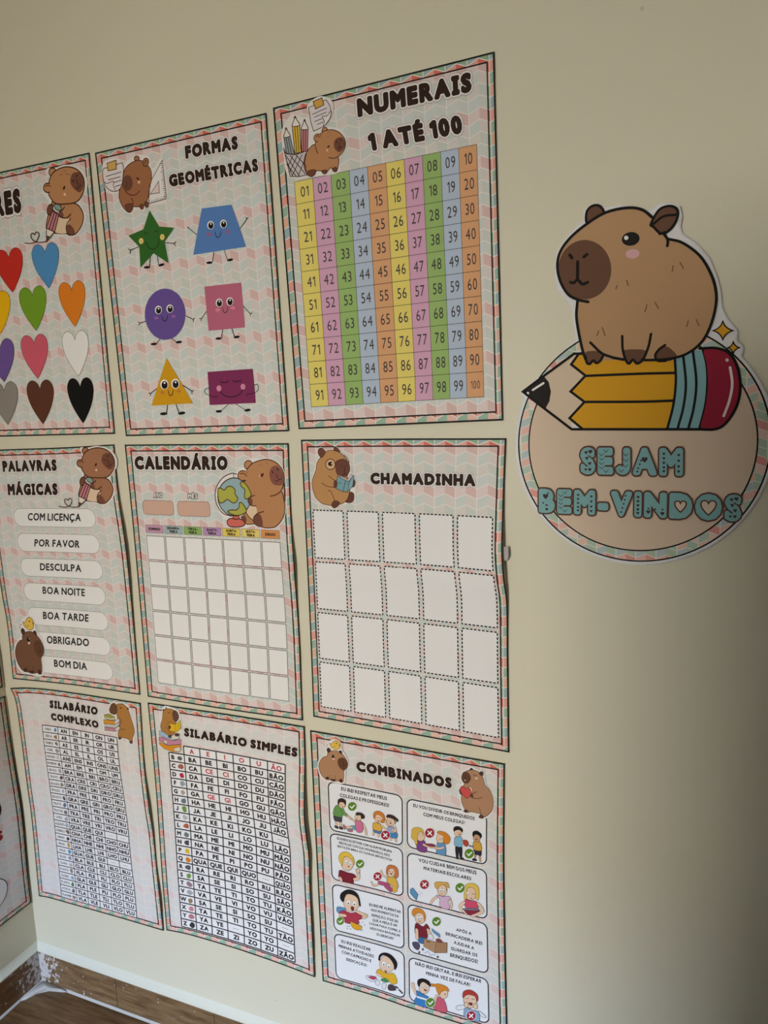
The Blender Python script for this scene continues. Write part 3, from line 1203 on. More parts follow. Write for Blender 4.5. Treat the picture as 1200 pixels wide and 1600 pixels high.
d.blob((240, 234, 230), [(140, 420), (240, 260), (300, 280), (380, 290), (430, 260), (400, 180), (470, 100), (560, 70), (660, 120), (670, 230), (600, 370),
                         (760, 420), (820, 560), (750, 720), (740, 850), (640, 890), (480, 905), (300, 930), (190, 880), (150, 640)])
d.ell(TAN, 585, 428, 28, 34, 20, line=(OUT, 8))
d.blob(TAN, [(490, 575), (430, 610), (385, 680), (368, 770), (385, 850), (440, 905), (480, 890), (500, 850), (550, 850), (580, 880), (610, 860),
             (650, 815), (680, 855), (715, 840), (728, 715), (640, 640)], (OUT, 8))
p = d.done()
d = Draw(S, 'head', R3, p, K, .0012)
d.blob(TAN, [(498, 520), (560, 445), (650, 420), (740, 450), (795, 530), (792, 620), (740, 690), (660, 715), (560, 690), (510, 640), (488, 580)])
d.line(OUT, 8, [(512, 665), (488, 590), (500, 520), (560, 445), (650, 420), (740, 450), (797, 530), (792, 620), (740, 690), (680, 716), (628, 710)])
d.ell(TAN, 512, 505, 38, 42, 20, line=(OUT, 8))
d.blob(TAN, [(525, 470), (550, 490), (548, 545), (520, 552), (510, 520)])
d.line(OUT, 7, [(495, 500), (515, 480), (532, 500)])
d.ell((45, 24, 18), 625, 596, 8, 17, 40)
d.ell((240, 196, 160), 612, 634, 9, 12)
for a in ([(610, 488), (625, 492)], [(640, 478), (655, 486)], [(612, 455), (640, 450)]):
    d.line((150, 92, 60), 5, a)
d.done()
d = Draw(S, 'muzzle', R3, p, K, .0017)
d.blob(MUZ, [(685, 545), (715, 508), (765, 500), (796, 545), (790, 610), (740, 655), (700, 630), (684, 590)])
for x, y in ((712, 548), (752, 530)):
    d.ell((48, 26, 20), x, y, 7, 8)
d.line((48, 26, 20), 6, [(738, 560), (742, 605), (728, 610)], False)
d.line((48, 26, 20), 6, [(722, 605), (740, 618), (755, 608), (768, 592)])
d.done()
for pts in ([(395, 880), (425, 845), (490, 838), (478, 890), (440, 908)], [(552, 850), (605, 840), (605, 872), (580, 880)], [(665, 830), (700, 810), (716, 835), (685, 858)]):
    d = Draw(S, 'foot', R3, p, K, .0014)
    d.blob((110, 62, 48), pts, (OUT, 6))
    d.done()
d = Draw(S, 'pencil_basket', R3, p, K, .00105)
d.poly((208, 200, 204), [(165, 640), (400, 640), (375, 760), (400, 890), (310, 910), (225, 905)], line=(OUT, 8))
for a in ([(175, 680), (320, 900)], [(225, 690), (385, 880)], [(285, 680), (390, 800)], [(180, 720), (250, 900)], [(255, 690), (205, 800)], [(300, 690), (215, 870)],
          [(350, 680), (250, 895)], [(365, 760), (310, 900)], [(165, 650), (185, 720)], [(190, 780), (290, 905)]):
    d.line(OUT, 8, a)
d.line(OUT, 10, [(160, 612), (178, 660), (270, 678), (370, 650)])
d.done()
for k, (pts, colr, tip, lab) in enumerate((
        ([(160, 500), (225, 485), (270, 678), (188, 672)], (142, 160, 166), (182, 398), 'grey pencil'),
        ([(248, 385), (325, 372), (340, 660), (275, 665)], (226, 186, 66), (275, 278), 'yellow pencil'),
        ([(342, 415), (412, 412), (408, 640), (345, 650)], (196, 122, 130), (376, 312), 'pink pencil'))):
    d = Draw(S, 'pencil', R3, p, K, .00115 - k * 2e-5)
    d.poly(colr, pts, line=(OUT, 8))
    a, b, c2, e = [np.array(q, float) for q in pts]
    for f in (.33, .66):
        d.line(OUT, 7, [a + (b - a) * f, e + (c2 - e) * f])
    d.blob((244, 234, 226), [a, a * .45 + np.array(tip) * .55, tip, b * .45 + np.array(tip) * .55, b], (OUT, 8))
    d.poly((84, 62, 58), [a * .25 + np.array(tip) * .75, tip, b * .25 + np.array(tip) * .75])
    d.done(lab)
d = Draw(S, 'note_sheet', R3, p, K, .00115)
d.poly((232, 222, 226), [(418, 190), (470, 165), (600, 108), (640, 170), (655, 240), (630, 320), (580, 385), (470, 435), (440, 340)], line=(OUT, 7))
d.blob((244, 238, 238), [(650, 225), (640, 300), (575, 385), (580, 330), (560, 285), (610, 275)], (OUT, 7))
d.poly((224, 164, 70), [(465, 128), (555, 88), (578, 160), (490, 205)], line=(OUT, 8))
for a in ([(458, 260), (605, 195)], [(480, 290), (600, 238)], [(482, 335), (555, 305)], [(508, 365), (568, 342)]):
    d.line(OUT, 7, a)
d.done()

# ================================================================== poster 4: magic words
S = Surf(FRONT, [(1.0, .42, .3, .22, .006), (0.5, .3, .8, .1, .002)], edges=dict(
    t=[(-26.8, 703.5), (96, 699.4), (178, 694.6)], b=[(20.4, 1060.4), (120, 1071), (219, 1085.4)],
    l=[(-26.8, 703.5), (0, 906), (11.5, 976), (20.4, 1060.4)], r=[(178, 694.6), (185.5, 776), (200, 880), (219, 1085.4)]))
R4 = poster(S, 'poster of seven polite phrases in white pills, below the hearts poster')
V1, V2 = (0, 680, 0.2), (0, 880, 0.2)
title(S, R4, [('PALAVRAS', (25, 288), (447, 278), (17, 200)), ('MÁGICAS', (65, 470), (455, 467), (58, 380))], V1)
lt = [S.loc([(150 - 1.5, y)])[0] for y in (645,)]
xr = np.mean([S.loc([q])[0, 0] for q in ((149.8, 808), (154.5, 847), (160, 889), (165, 928), (167.5, 966), (171.8, 1006), (176.2, 1046))])
xl = np.mean([S.loc([q])[0, 0] for q in ((23, 808), (27.3, 846), (33, 884), (37.5, 921), (41, 958))])
y0 = np.mean([S.loc([(86, 794.5)])[0, 1]])
y1 = np.mean([S.loc([(140, 1059)])[0, 1]])
step = (y1 - y0) / 6.72
PH = [('COM LICENÇA', V1, (218, 665), (632, 672), (220, 608)), ('POR FAVOR', V1, (270, 868), (622, 880), (272, 812)),
      ('DESCULPA', V1, (315, 1055), (637, 1068), (313, 1000)), ('BOA NOITE', V2, (335, 238), (665, 258), (333, 182)),
      ('BOA TARDE', V2, (338, 435), (693, 458), (337, 378)), ('OBRIGADO', V2, (368, 625), (697, 650), (367, 567)),
      ('BOM DIA', V2, (425, 808), (682, 835), (422, 752))]
for k, (t, cr, bl_, br_, tl_) in enumerate(PH):
    d = Draw(S, 'phrase_pill', R4)
    P = d.rect((246, 243, 241), xl, y0 + k * step, xr, y0 + (k + .72) * step, r=0.36 * step)
    d.dashes((60, 54, 50), 0.0010, P, 0.0022, 0.0011)
    p = d.done()
    d = Draw(S, 'phrase', R4, p, cr, .0006)
    d.text(t, bl_, br_, tl_, (34, 32, 34), bold=0.028, gap=0.15)
    d.done()
src = np.array([(400, 858, 1), (725, 380, 1), (372, 400, 1)], float)
dst = np.array([(618, 558), (899, 226), (602, 215)], float)
pencil_capybara(S, R4, V1, np.linalg.solve(src, dst), tan=(164, 108, 76))


def chick_capybara(surf, root, crop, affine=None, tan=(178, 128, 92), z=0.0010):
    """round capybara with a yellow chick on its head"""
    d = Draw(surf, 'capybara_drawing', root, crop=crop, z=z, affine=affine)
    mz = (92, 58, 40)
    d.blob((240, 234, 230), [(150, 700), (330, 560), (340, 380), (440, 200), (620, 160), (760, 280), (770, 430), (930, 700), (880, 980), (830, 1340),
                             (500, 1310), (220, 1200), (125, 950)])
    d.blob(tan, [(375, 610), (385, 540), (450, 480), (590, 465), (700, 500), (790, 570), (880, 690), (920, 830), (880, 950), (825, 1010),
                 (822, 1180), (790, 1310), (700, 1280), (560, 1285), (420, 1245), (330, 1225), (230, 1130), (165, 980), (155, 830), (220, 690), (310, 625)], (OUT, 12))
    for x, y in ((455, 1200), (592, 1210)):
        d.line(OUT, 9, [(x - 6, y - 80), (x, y), (x + 20, y + 50)])
    d.ell((20, 14, 12), 540, 618, 42, 42)
    d.ell((220, 200, 190), 562, 606, 12, 12)
    d.ell((238, 190, 168), 545, 690, 32, 24)
    p = d.done()
    for pts in ([(320, 1215), (380, 1160), (430, 1200), (400, 1250)], [(470, 1230), (540, 1225), (600, 1240), (570, 1290), (510, 1280)], [(690, 1270), (740, 1215), (790, 1260), (770, 1318), (720, 1310)]):
        d = Draw(surf, 'foot', root, p, crop, z + .0003, affine=affine)
        d.blob((70, 42, 30), pts)
        d.done()
    for pts in ([(365, 430), (400, 390), (450, 410), (470, 470), (410, 520), (380, 490)], [(690, 490), (720, 460), (765, 480), (775, 545), (740, 550)]):
        d = Draw(surf, 'ear', root, p, crop, z + .0003, affine=affine)
        d.blob((66, 44, 38), pts, (OUT, 6))
        d.done()
    d = Draw(surf, 'muzzle', root, p, crop, z + .0003, affine=affine)
    d.blob(mz, [(660, 720), (710, 665), (790, 650), (860, 690), (915, 790), (905, 910), (860, 975), (800, 990), (720, 930), (665, 830)])
    d.line((40, 24, 18), 9, [(760, 715), (790, 720)])
    d.line((40, 24, 18), 9, [(800, 770), (825, 810), (825, 850), (800, 870), (840, 885), (860, 860)])
    d.done()
    d = Draw(surf, 'chick', root, p, crop, z + .0005, affine=affine)
    d.blob((238, 192, 74), [(520, 260), (590, 195), (660, 205), (705, 260), (725, 330), (700, 400), (630, 440), (540, 410), (470, 345), (440, 265), (480, 290)], ((96, 64, 34), 11))
    d.line((96, 64, 34), 8, [(500, 330), (560, 375), (590, 330)])
    d.ell((96, 64, 34), 625, 268, 18, 18)
    d.poly((150, 92, 50), [(690, 290), (745, 318), (700, 345)])
    for x, y in ((385, 312), (355, 360)):
        d.ell((110, 100, 120), x, y, 14, 14)
    d.done()


src = np.array([(155, 830, 1), (920, 830, 1), (590, 195, 1)], float)
dst = np.array([(122, 690), (344, 668), (222, 424)], float)
chick_capybara(S, R4, V2, np.linalg.solve(src, dst), tan=(112, 74, 54))

# ================================================================== poster 5: calendar
S = Surf(FRONT, [(0.95, .42, .3, .12, .005), (0.5, .42, .8, .06, .003), (.5, .75, .7, .08, .002), (.55, 1.0, .3, .08, .003)], edges=dict(
    t=[(195.3, 695), (450.5, 692.8)], b=[(231.3, 1088.2), (350.2, 1107.8), (472.9, 1125.4)],
    l=[(195.3, 695), (210.5, 849), (222.3, 983), (231.3, 1088.2)], r=[(450.5, 692.8), (454.4, 796), (459.8, 880), (467.3, 983), (472.9, 1125.4)]))
R5 = poster(S, 'blank monthly calendar poster with day columns, capybara hugging a globe')
Q1, Q2 = (190, 680, 290 / 1200), (190, 880, 310 / 1200)
title(S, R5, [('CALENDÁRIO', (88, 222), (688, 226), (82, 135))], Q1)
for t, a, b, bl_, br_, tl_ in (('ANO', (135, 420), (340, 518), (207, 402), (265, 403), (207, 372)), ('MÊS', (360, 426), (575, 528), (430, 408), (490, 410), (430, 378))):
    d = Draw(S, 'date_box', R5, crop=Q1)
    q = d.L([a, b])
    d.rect((216, 172, 152), q[0, 0], q[0, 1], q[1, 0], q[1, 1], r=0.008, line=((90, 66, 56), 0.0009))
    p = d.done()
    d = Draw(S, 'caption', R5, p, Q1, .0005)
    d.text(t, bl_, br_, tl_, (244, 240, 238), bold=0.04, halo=((0.15, (58, 44, 40)),), gap=0.2)
    d.done()
c = S.loc([(227, 835.9), (438.2, 845.5), (247.3, 1068.6), (453.5, 1096.5)])
x0, x1 = (c[0, 0] + c[2, 0]) / 2, (c[1, 0] + c[3, 0]) / 2
y0, y1 = (c[0, 1] + c[1, 1]) / 2, (c[2, 1] + c[3, 1]) / 2
cw, chh = (x1 - x0) / 7, (y1 - y0) / 6
for r in range(6):
    for k in range(7):
        d = Draw(S, 'day_cell', R5)
        gx, gy = cw * 0.04, chh * 0.035
        d.rect((246, 243, 242), x0 + k * cw + gx, y0 + r * chh + gy, x0 + (k + 1) * cw - gx, y0 + (r + 1) * chh - gy, line=((88, 80, 76), 0.0013))
        d.done()
hy = S.loc([(225.8, 820.2), (226.3, 832.7), (437.7, 828.6), (438.2, 841)])
h0, h1 = (hy[0, 1] + hy[2, 1]) / 2, (hy[1, 1] + hy[3, 1]) / 2
for k, (t, colr) in enumerate(((('DOMINGO',), (204, 152, 182)), (('SEGUNDA-', 'FEIRA'), (164, 186, 190)), (('TERÇA-', 'FEIRA'), (140, 180, 98)), (('QUARTA-', 'FEIRA'), (186, 142, 192)),
                               (('QUINTA-', 'FEIRA'), (236, 208, 92)), (('SEXTA-', 'FEIRA'), (240, 214, 112)), (('SÁBADO',), (226, 146, 82)))):
    d = Draw(S, 'weekday_label', R5)
    a, b = x0 + k * cw + cw * .03, x0 + (k + 1) * cw - cw * .05
    d.rect(colr, a, h0, b, h1, line=((96, 78, 70), 0.0008))
    p = d.done()
    d = Draw(S, 'weekday_name', R5, p, z=.0005)
    n = len(t)
    for i, s in enumerate(t):
        hh = (h1 - h0) * (.36 if n == 1 else .33)
        cy = (h0 + h1) / 2 if n == 1 else h0 + (h1 - h0) * (.29 if i == 0 else .72)
        wd = min((b - a) * .82, hh * .72 * len(s))
        d.text(s, ((a + b - wd) / 2, cy + hh / 2), ((a + b + wd) / 2, cy + hh / 2), ((a + b - wd) / 2, cy - hh / 2), (44, 30, 26), bold=.07, gap=.2, metres=True)
    d.done()
K = (330, 710, 130 / 1200)
d = Draw(S, 'capybara_drawing', R5, crop=K, z=0.0010)
d.blob((242, 236, 232), [(60, 600), (110, 380), (260, 260), (370, 250), (400, 200), (470, 180), (480, 100), (560, 70), (800, 50), (980, 110), (1080, 320), (1030, 520), (1085, 760),
                         (1030, 980), (850, 1085), (640, 1030), (480, 1060), (240, 1050), (220, 960), (120, 830)])
d.ell(TAN, 540, 150, 58, 62, 20, line=(OUT, 13))
d.blob(TAN, [(560, 560), (590, 800), (620, 980), (700, 1035), (830, 1060), (950, 1030), (1045, 900), (1068, 760), (1050, 640), (1010, 530), (860, 500)], (OUT, 13))
d.blob(TAN, [(500, 840), (470, 900), (480, 995), (620, 1000), (620, 940)], (OUT, 11))
p = d.done()
d = Draw(S, 'belly', R5, p, K, .0013)
d.blob(CREAM, [(575, 740), (640, 740), (665, 830), (620, 900), (612, 960), (520, 850)])
d.line(OUT, 12, [(505, 840), (560, 910), (625, 960)])
d.blob(MUZ, [(430, 900), (490, 880), (515, 940), (500, 990), (470, 960)])
d.done()
d = Draw(S, 'foot', R5, p, K, .0016)
d.blob(MUZ, [(620, 930), (650, 870), (700, 860), (740, 930), (745, 1040), (680, 1025), (630, 990)])
d.line(OUT, 13, [(765, 822), (690, 845), (630, 890), (615, 950), (640, 1005), (700, 1040)])
d.done()
d = Draw(S, 'head', R5, p, K, .0015)
d.blob(TAN, [(510, 230), (600, 130), (720, 82), (820, 72), (940, 115), (1030, 220), (1060, 360), (1020, 510), (930, 590), (800, 610), (640, 620), (560, 520), (490, 400), (490, 290)])
d.line(OUT, 13, [(515, 220), (600, 130), (720, 82), (820, 72), (940, 115), (1030, 220), (1060, 360), (1020, 510), (950, 575), (860, 602)])
d.ell(TAN, 462, 305, 72, 72, line=(OUT, 13))
d.blob(TAN, [(490, 240), (545, 300), (540, 380), (490, 400), (500, 330)])
d.line(OUT, 11, [(430, 278), (480, 275), (520, 315)])
d.line(OUT, 11, [(470, 378), (510, 378)])
d.ell((70, 30, 26), 738, 300, 18, 32, 35)
d.ell((232, 160, 140), 712, 312, 22, 20)
d.ell((70, 30, 26), 740, 298, 18, 32, 35)
for a in ([(715, 130), (745, 160)], [(792, 105), (820, 140)], [(690, 150), (710, 165)]):
    d.line((150, 92, 60), 8, a)
d.done()
d = Draw(S, 'muzzle', R5, p, K, .0020)
d.blob((130, 76, 64), [(850, 250), (880, 185), (955, 160), (1020, 230), (1050, 330), (1035, 430), (960, 445), (895, 420), (855, 340)])
for x, y in ((893, 255), (965, 215)):
    d.ell((60, 24, 24), x, y, 9, 20, -25)
d.line((60, 24, 24), 9, [(945, 280), (970, 345), (985, 360)], False)
d.line((60, 24, 24), 9, [(930, 372), (955, 385), (985, 362), (1010, 360), (1022, 335)])
d.done()
d = Draw(S, 'globe', R5, p, K, .0014)
d.line((80, 66, 66), 14, [(370, 285), (300, 272), (180, 330), (90, 450), (62, 600), (95, 740), (180, 850), (300, 890)])
d.line((80, 66, 66), 11, [(328, 285), (330, 340)])
d.ell((150, 178, 184), 342, 610, 240, 272, 0, line=(OUT, 14), n=48)
for pts in ([(108, 490), (150, 488), (195, 510), (240, 465), (300, 462), (350, 510), (350, 570), (390, 630), (360, 690), (310, 695), (240, 650), (180, 690), (125, 690), (103, 590)],
            [(425, 420), (460, 392), (530, 460), (580, 570), (560, 620), (500, 640), (485, 600), (490, 510), (440, 460)],
            [(245, 825), (290, 800), (370, 800), (410, 750), (410, 700), (450, 700), (500, 770), (510, 830), (420, 875), (330, 872)]):
    d.blob((176, 174, 66), pts, (OUT, 12))
d.poly((204, 100, 84), [(320, 885), (405, 882), (420, 950), (315, 950)], line=(OUT, 11))
d.blob((216, 100, 88), [(235, 960), (290, 920), (360, 935), (430, 930), (490, 980), (470, 1030), (360, 1048), (260, 1030)], (OUT, 13))
d.done()
d = Draw(S, 'paw', R5, p, K, .0021)
d.blob(TAN, [(540, 660), (590, 610), (660, 590), (700, 660), (660, 735), (590, 730)])
d.blob(MUZ, [(540, 650), (580, 625), (602, 660), (600, 725), (560, 715)])
d.line(OUT, 12, [(635, 588), (575, 612), (540, 650), (545, 690), (585, 735), (655, 742)])
d.done()

# ================================================================== poster 6: attendance chart
S = Surf(FRONT, [(1.02, .36, .22, .13, .011), (0.5, .43, .9, .06, .004), (0.5, .465, 1.2, .018, .0014), (.5, .5, .03, 1.5, .0008), (.35, .7, .5, .08, .002), (.5, 1.0, .4, .06, .002)], edges=dict(
    t=[(470.5, 687.4), (617, 685.6), (790.9, 685)], b=[(490, 1119.4), (628, 1144.2), (795.4, 1175.5)],
    l=[(470.5, 687.4), (475, 775), (480, 880), (485.5, 1000), (490, 1119.4)],
    r=[(790.9, 685), (788.9, 735), (787, 790), (785.2, 860), (788, 905), (793, 944.5), (793.8, 1030), (795.4, 1175.5)]))
R6 = poster(S, 'attendance poster with twenty empty dashed boxes, beneath the number chart')
B1 = (460, 670, 0.3)
title(S, R6, [('CHAMADINHA', (397, 288), (943, 300), (395, 228))], B1)
c = S.loc([(488.5, 796.9), (769.9, 808.6), (502.9, 1104), (778.9, 1152.4)])
x0, x1 = (c[0, 0] + c[2, 0]) / 2, (c[1, 0] + c[3, 0]) / 2
y0, y1 = (c[0, 1] + c[1, 1]) / 2, (c[2, 1] + c[3, 1]) / 2
cw = (x1 - x0) / 4.885
chh = (y1 - y0) / 3.92
for r in range(4):
    for k in range(5):
        d = Draw(S, 'name_box', R6)
        P = d.rect((245, 243, 244), x0 + k * cw, y0 + r * chh, x0 + (k + .885) * cw, y0 + (r + .92) * chh)
        d.dashes((34, 30, 30), 0.0026, P, 0.0050, 0.0028)
        d.done()
K = (480, 690, 0.075)
d = Draw(S, 'capybara_drawing', R6, crop=K, z=0.0010)
d.blob((242, 236, 232), [(100, 800), (150, 600), (230, 330), (210, 180), (290, 110), (400, 170), (530, 150), (590, 80), (680, 170), (900, 420), (920, 640), (1000, 680), (1030, 900),
                         (1000, 1180), (860, 1290), (700, 1320), (560, 1410), (400, 1330), (200, 1220), (90, 950)])
c2 = (194, 138, 84)
d.blob((96, 54, 42), [(880, 1065), (930, 1050), (980, 1100), (970, 1220), (900, 1275), (800, 1250), (870, 1150)], (OUT, 8))
d.blob(c2, [(385, 210), (520, 180), (650, 210), (770, 300), (870, 450), (890, 600), (840, 720), (900, 900), (885, 1060), (840, 1200), (750, 1280), (660, 1310),
            (540, 1330), (440, 1320), (300, 1275), (180, 1150), (115, 960), (115, 800), (185, 600), (210, 450), (290, 320)], (OUT, 13))
for a in ([(450, 712), (520, 770), (590, 810)], [(310, 860), (400, 920), (500, 945), (600, 950)], [(435, 1008), (500, 1040), (540, 1130), (575, 1220)]):
    d.line(OUT, 12, a)
for x, y in ((150, 868), (195, 1048), (575, 235)):
    d.ell((150, 96, 58), x, y, 8, 12)
p = d.done()
for pts in ([(230, 200), (260, 140), (320, 135), (370, 190), (380, 240), (310, 330), (250, 280)], [(558, 165), (570, 110), (610, 110), (660, 160), (690, 215), (600, 185)]):
    d = Draw(S, 'ear', R6, p, K, .0013)
    d.blob((104, 60, 48), pts, (OUT, 9))
    d.done()
d = Draw(S, 'foot', R6, p, K, .0013)
d.blob((96, 54, 42), [(520, 1290), (570, 1230), (660, 1245), (685, 1290), (640, 1350), (570, 1385), (520, 1350)], (OUT, 7))
d.done()
d = Draw(S, 'muzzle', R6, p, K, .0013)
d.blob((104, 60, 48), [(590, 480), (620, 415), (720, 370), (810, 375), (870, 450), (890, 580), (860, 690), (790, 735), (680, 715), (610, 650)])
d.line((50, 26, 20), 12, [(720, 500), (750, 508)])
d.line((50, 26, 20), 12, [(800, 508), (830, 492)])
d.line((50, 26, 20), 14, [(785, 545), (785, 660)])
d.line((50, 26, 20), 12, [(740, 690), (785, 665), (830, 690)])
d.done()
d = Draw(S, 'glasses', R6, p, K, .0016)
d.ell((226, 180, 132), 492, 472, 98, 110, line=((60, 34, 22), 16))
d.ell((34, 18, 14), 492, 462, 50, 46)
d.ell((236, 214, 196), 522, 458, 14, 18)
d.line((60, 34, 22), 13, [(588, 455), (620, 410), (680, 378), (780, 362)])
d.line((60, 40, 34), 30, [(782, 300), (830, 350), (872, 425)])
d.line((206, 196, 190), 14, [(790, 312), (832, 355), (862, 408)])
d.done()
d = Draw(S, 'book', R6, p, K, .0020)
d.blob((96, 56, 44), [(940, 800), (990, 790), (1010, 860), (985, 935), (940, 940), (920, 870)], (OUT, 8))
d.poly((222, 208, 214), [(640, 690), (780, 745), (850, 790), (915, 680), (960, 700), (870, 830), (800, 810)], line=((40, 60, 66), 8))
d.poly((118, 166, 176), [(640, 715), (810, 800), (755, 1040), (600, 965)], line=((36, 58, 64), 12))
d.poly((118, 166, 176), [(810, 805), (885, 830), (855, 1045), (755, 1040)], line=((36, 58, 64), 12))
d.poly((134, 176, 186), [(885, 830), (985, 700), (960, 920), (855, 1045)], line=((36, 58, 64), 12))
d.line((36, 58, 64), 9, [(690, 840), (690, 880)])
d.line((36, 58, 64), 9, [(675, 860), (705, 862)])
d.line((36, 58, 64), 8, [(830, 870), (862, 880)])
d.line((170, 140, 112), 20, [(775, 1015), (830, 1025)])
d.done()
d = Draw(S, 'paw', R6, p, K, .0026)
d.blob((96, 56, 44), [(575, 820), (620, 810), (640, 870), (620, 950), (570, 940)], (OUT, 6))
d.done()
d = Draw(S, 'mounting_tape', R6, crop=(760, 860, 100 / 1200), z=-0.004)
d.poly((176, 172, 176), [(300, -60), (402, -60), (405, 120), (375, 200), (320, 200)])
d.done('strip of grey tape at the right edge')


# ================================================================== syllable tables
def cell(surf, root, name, parent, x0, y0, x1, y1, line=0.0023, fill=(245, 244, 246), r=0.0):
    d = Draw(surf, name, root, parent, z=.0004)
    d.rect(fill, x0, y0, x1, y1, line=((46, 44, 52), line), r=r)
    return d


def put_text(d, s, x0, y0, x1, y1, color=(36, 34, 40), h=0.58, maxw=0.9, bold=.055, asp=1.08):
    hh = (y1 - y0) * h
    cx, cy = (x0 + x1) / 2, (y0 + y1) / 2
    if s == '---':
        for k in (-1, 0, 1):
            d.add(stroke([(cx + k * hh * .5 - hh * .16, cy), (cx + k * hh * .5 + hh * .16, cy)], hh * .09), (90, 88, 96))
        return
    if 'Ã' in s:
        cy += (y1 - y0) * .06
    d.text_c(s, cx, cy, hh, color, asp, (x1 - x0) * maxw, bold, .14)


S = Surf(FRONT, [(-.05, .12, .25, .12, .004), (0.0, .45, .3, .15, .004), (1.02, .45, .2, .12, .006), (1.02, .85, .2, .1, .005)], edges=dict(
    t=[(16.6, 1075.4), (45, 1074.7), (86.7, 1078.4), (151.7, 1088), (219.3, 1098.6)], b=[(61.1, 1400), (77, 1402.8), (116.7, 1414), (186.7, 1433.8), (255.5, 1454.1)],
    l=[(16.6, 1075.4), (25, 1097.5), (33.1, 1153.7), (42.9, 1230), (49.9, 1282.5), (61.1, 1400)],
    r=[(219.3, 1098.6), (225.3, 1190), (233, 1260), (240.3, 1306.7), (246, 1365), (255.5, 1454.1)]))
R7 = poster(S, 'poster with narrow table of complex syllables, beside the room corner', 0.70)
T1, T2 = (0, 1060, 260 / 1200), (0, 1260, 280 / 1200)
title(S, R7, [('SILABÁRIO', (360, 212), (705, 265), (358, 155)), ('COMPLEXO', (372, 300), (715, 360), (365, 248))], T1)
q = S.loc([(66.1, 1133.3), (183.7, 1152), (96.6, 1402), (212.8, 1433)])
x0, x1 = (q[0, 0] + q[2, 0]) / 2, (q[1, 0] + q[3, 0]) / 2
y0, y1 = (q[0, 1] + q[1, 1]) / 2, (q[2, 1] + q[3, 1]) / 2
WORDS = 'ONDA CERCA ÔNIBUS FUNIL NUVENS BOMBOM BRAÇO CRAVO DRAGÃO FRALDA GRAVATA PRATO TRATOR LIVRO AQUÁRIO CHINELO NINHO MILHO ÁGUA BLUSA CLARA FLAUTA GLOBO PLANTA ATLETA VLADIMIR'.split()
BEG = [('', 'N'), ('', 'R'), ('', 'S'), ('', 'L'), ('', 'NS'), ('', 'M')] + [(b, '') for b in 'BR CR DR FR GR PR TR VR QU CH NH LH GU BL CL FL GL PL TL VL'.split()]
rng = random.Random(7)
PICC = [(60, 140, 200), (150, 110, 80), (120, 110, 110), (150, 150, 150), (190, 200, 210), (120, 110, 120), (170, 160, 160), (90, 70, 80), (130, 130, 110), (170, 180, 190),
        (80, 80, 90), (90, 110, 140), (110, 100, 100), (160, 170, 190), (170, 180, 190), (120, 90, 80), (60, 50, 50), (190, 150, 70), (70, 150, 200), (140, 150, 180),
        (190, 190, 190), (130, 120, 110), (130, 170, 200), (60, 120, 60), (110, 100, 100), (150, 120, 110)]
rh = (y1 - y0) / 26
wc = (x1 - x0) * .215
cw = (x1 - x0 - wc) / 5
for r in range(26):
    ya, yb = y0 + r * rh, y0 + (r + 1) * rh
    d = cell(S, R7, 'syllable_row', None, x0, ya, x0 + wc, yb)
    p = d.done()
    d = Draw(S, 'word', R7, p, z=.0005)
    put_text(d, WORDS[r], x0 + wc * .05, ya, x0 + wc * .66, yb, (60, 58, 64), .36, .98, .03, .8)
    d.done()
    d = Draw(S, 'word_picture', R7, p, z=.0005)
    cx, cy = x0 + wc * .82, (ya + yb) / 2
    pts = [(cx + math.cos(a) * rh * rng.uniform(.2, .42), cy + math.sin(a) * rh * rng.uniform(.2, .38)) for a in np.linspace(0, 6.28, 8)[:-1]]
    d.blob(PICC[r], pts)
    d.done()
    for k, vv in enumerate('AEIOU'):
        t = BEG[r][0] + vv + BEG[r][1]
        if t in ('QUO', 'QUU', 'GUO', 'GUU'):
            t = '---'
        xa = x0 + wc + k * cw
        d = cell(S, R7, 'syllable_cell', p, xa, ya, xa + cw, yb)
        put_text(d, t, xa, ya, xa + cw, yb, h=.56)
        d.done()
K = (155, 1090, 70 / 1200)
OC = (176, 118, 56)
d = Draw(S, 'capybara_drawing', R7, crop=K, z=.0010)
d.blob((240, 236, 234), [(260, 250), (330, 120), (480, 120), (660, 130), (820, 240), (880, 500), (980, 800), (950, 1050), (930, 1240), (820, 1230), (760, 1120), (600, 1100), (520, 1130),
                         (480, 950), (150, 900), (110, 600), (160, 430), (280, 400)])
d.blob(OC, [(480, 190), (560, 160), (680, 190), (770, 280), (830, 450), (890, 640), (945, 820), (945, 960), (900, 1080), (900, 1180), (850, 1200), (780, 1110), (640, 1070),
            (590, 1090), (530, 1080), (515, 940), (540, 820), (490, 500), (470, 350)], ((80, 58, 48), 12))
d.ell((50, 32, 24), 585, 272, 30, 18)
d.line((96, 56, 26), 12, [(580, 845), (640, 850), (715, 840)])
d.line((96, 56, 26), 11, [(560, 560), (610, 620), (570, 700), (540, 760)])
p = d.done()
d = Draw(S, 'muzzle', R7, p, K, .0013)
d.blob((100, 64, 44), [(300, 250), (350, 160), (430, 150), (480, 230), (490, 340), (450, 440), (380, 440), (310, 400), (285, 330)], ((64, 40, 32), 9))
d.done()
for pts in ([(590, 170), (625, 140), (660, 185)], [(750, 260), (800, 260), (800, 310), (770, 330)]):
    d = Draw(S, 'ear', R7, p, K, .0013)
    d.poly((84, 50, 40), pts)
    d.done()
for pts in ([(520, 1060), (590, 1050), (590, 1110), (540, 1115)], [(810, 1180), (890, 1150), (905, 1215), (860, 1230)]):
    d = Draw(S, 'foot', R7, p, K, .0013)
    d.blob((84, 58, 46), pts)
    d.done()
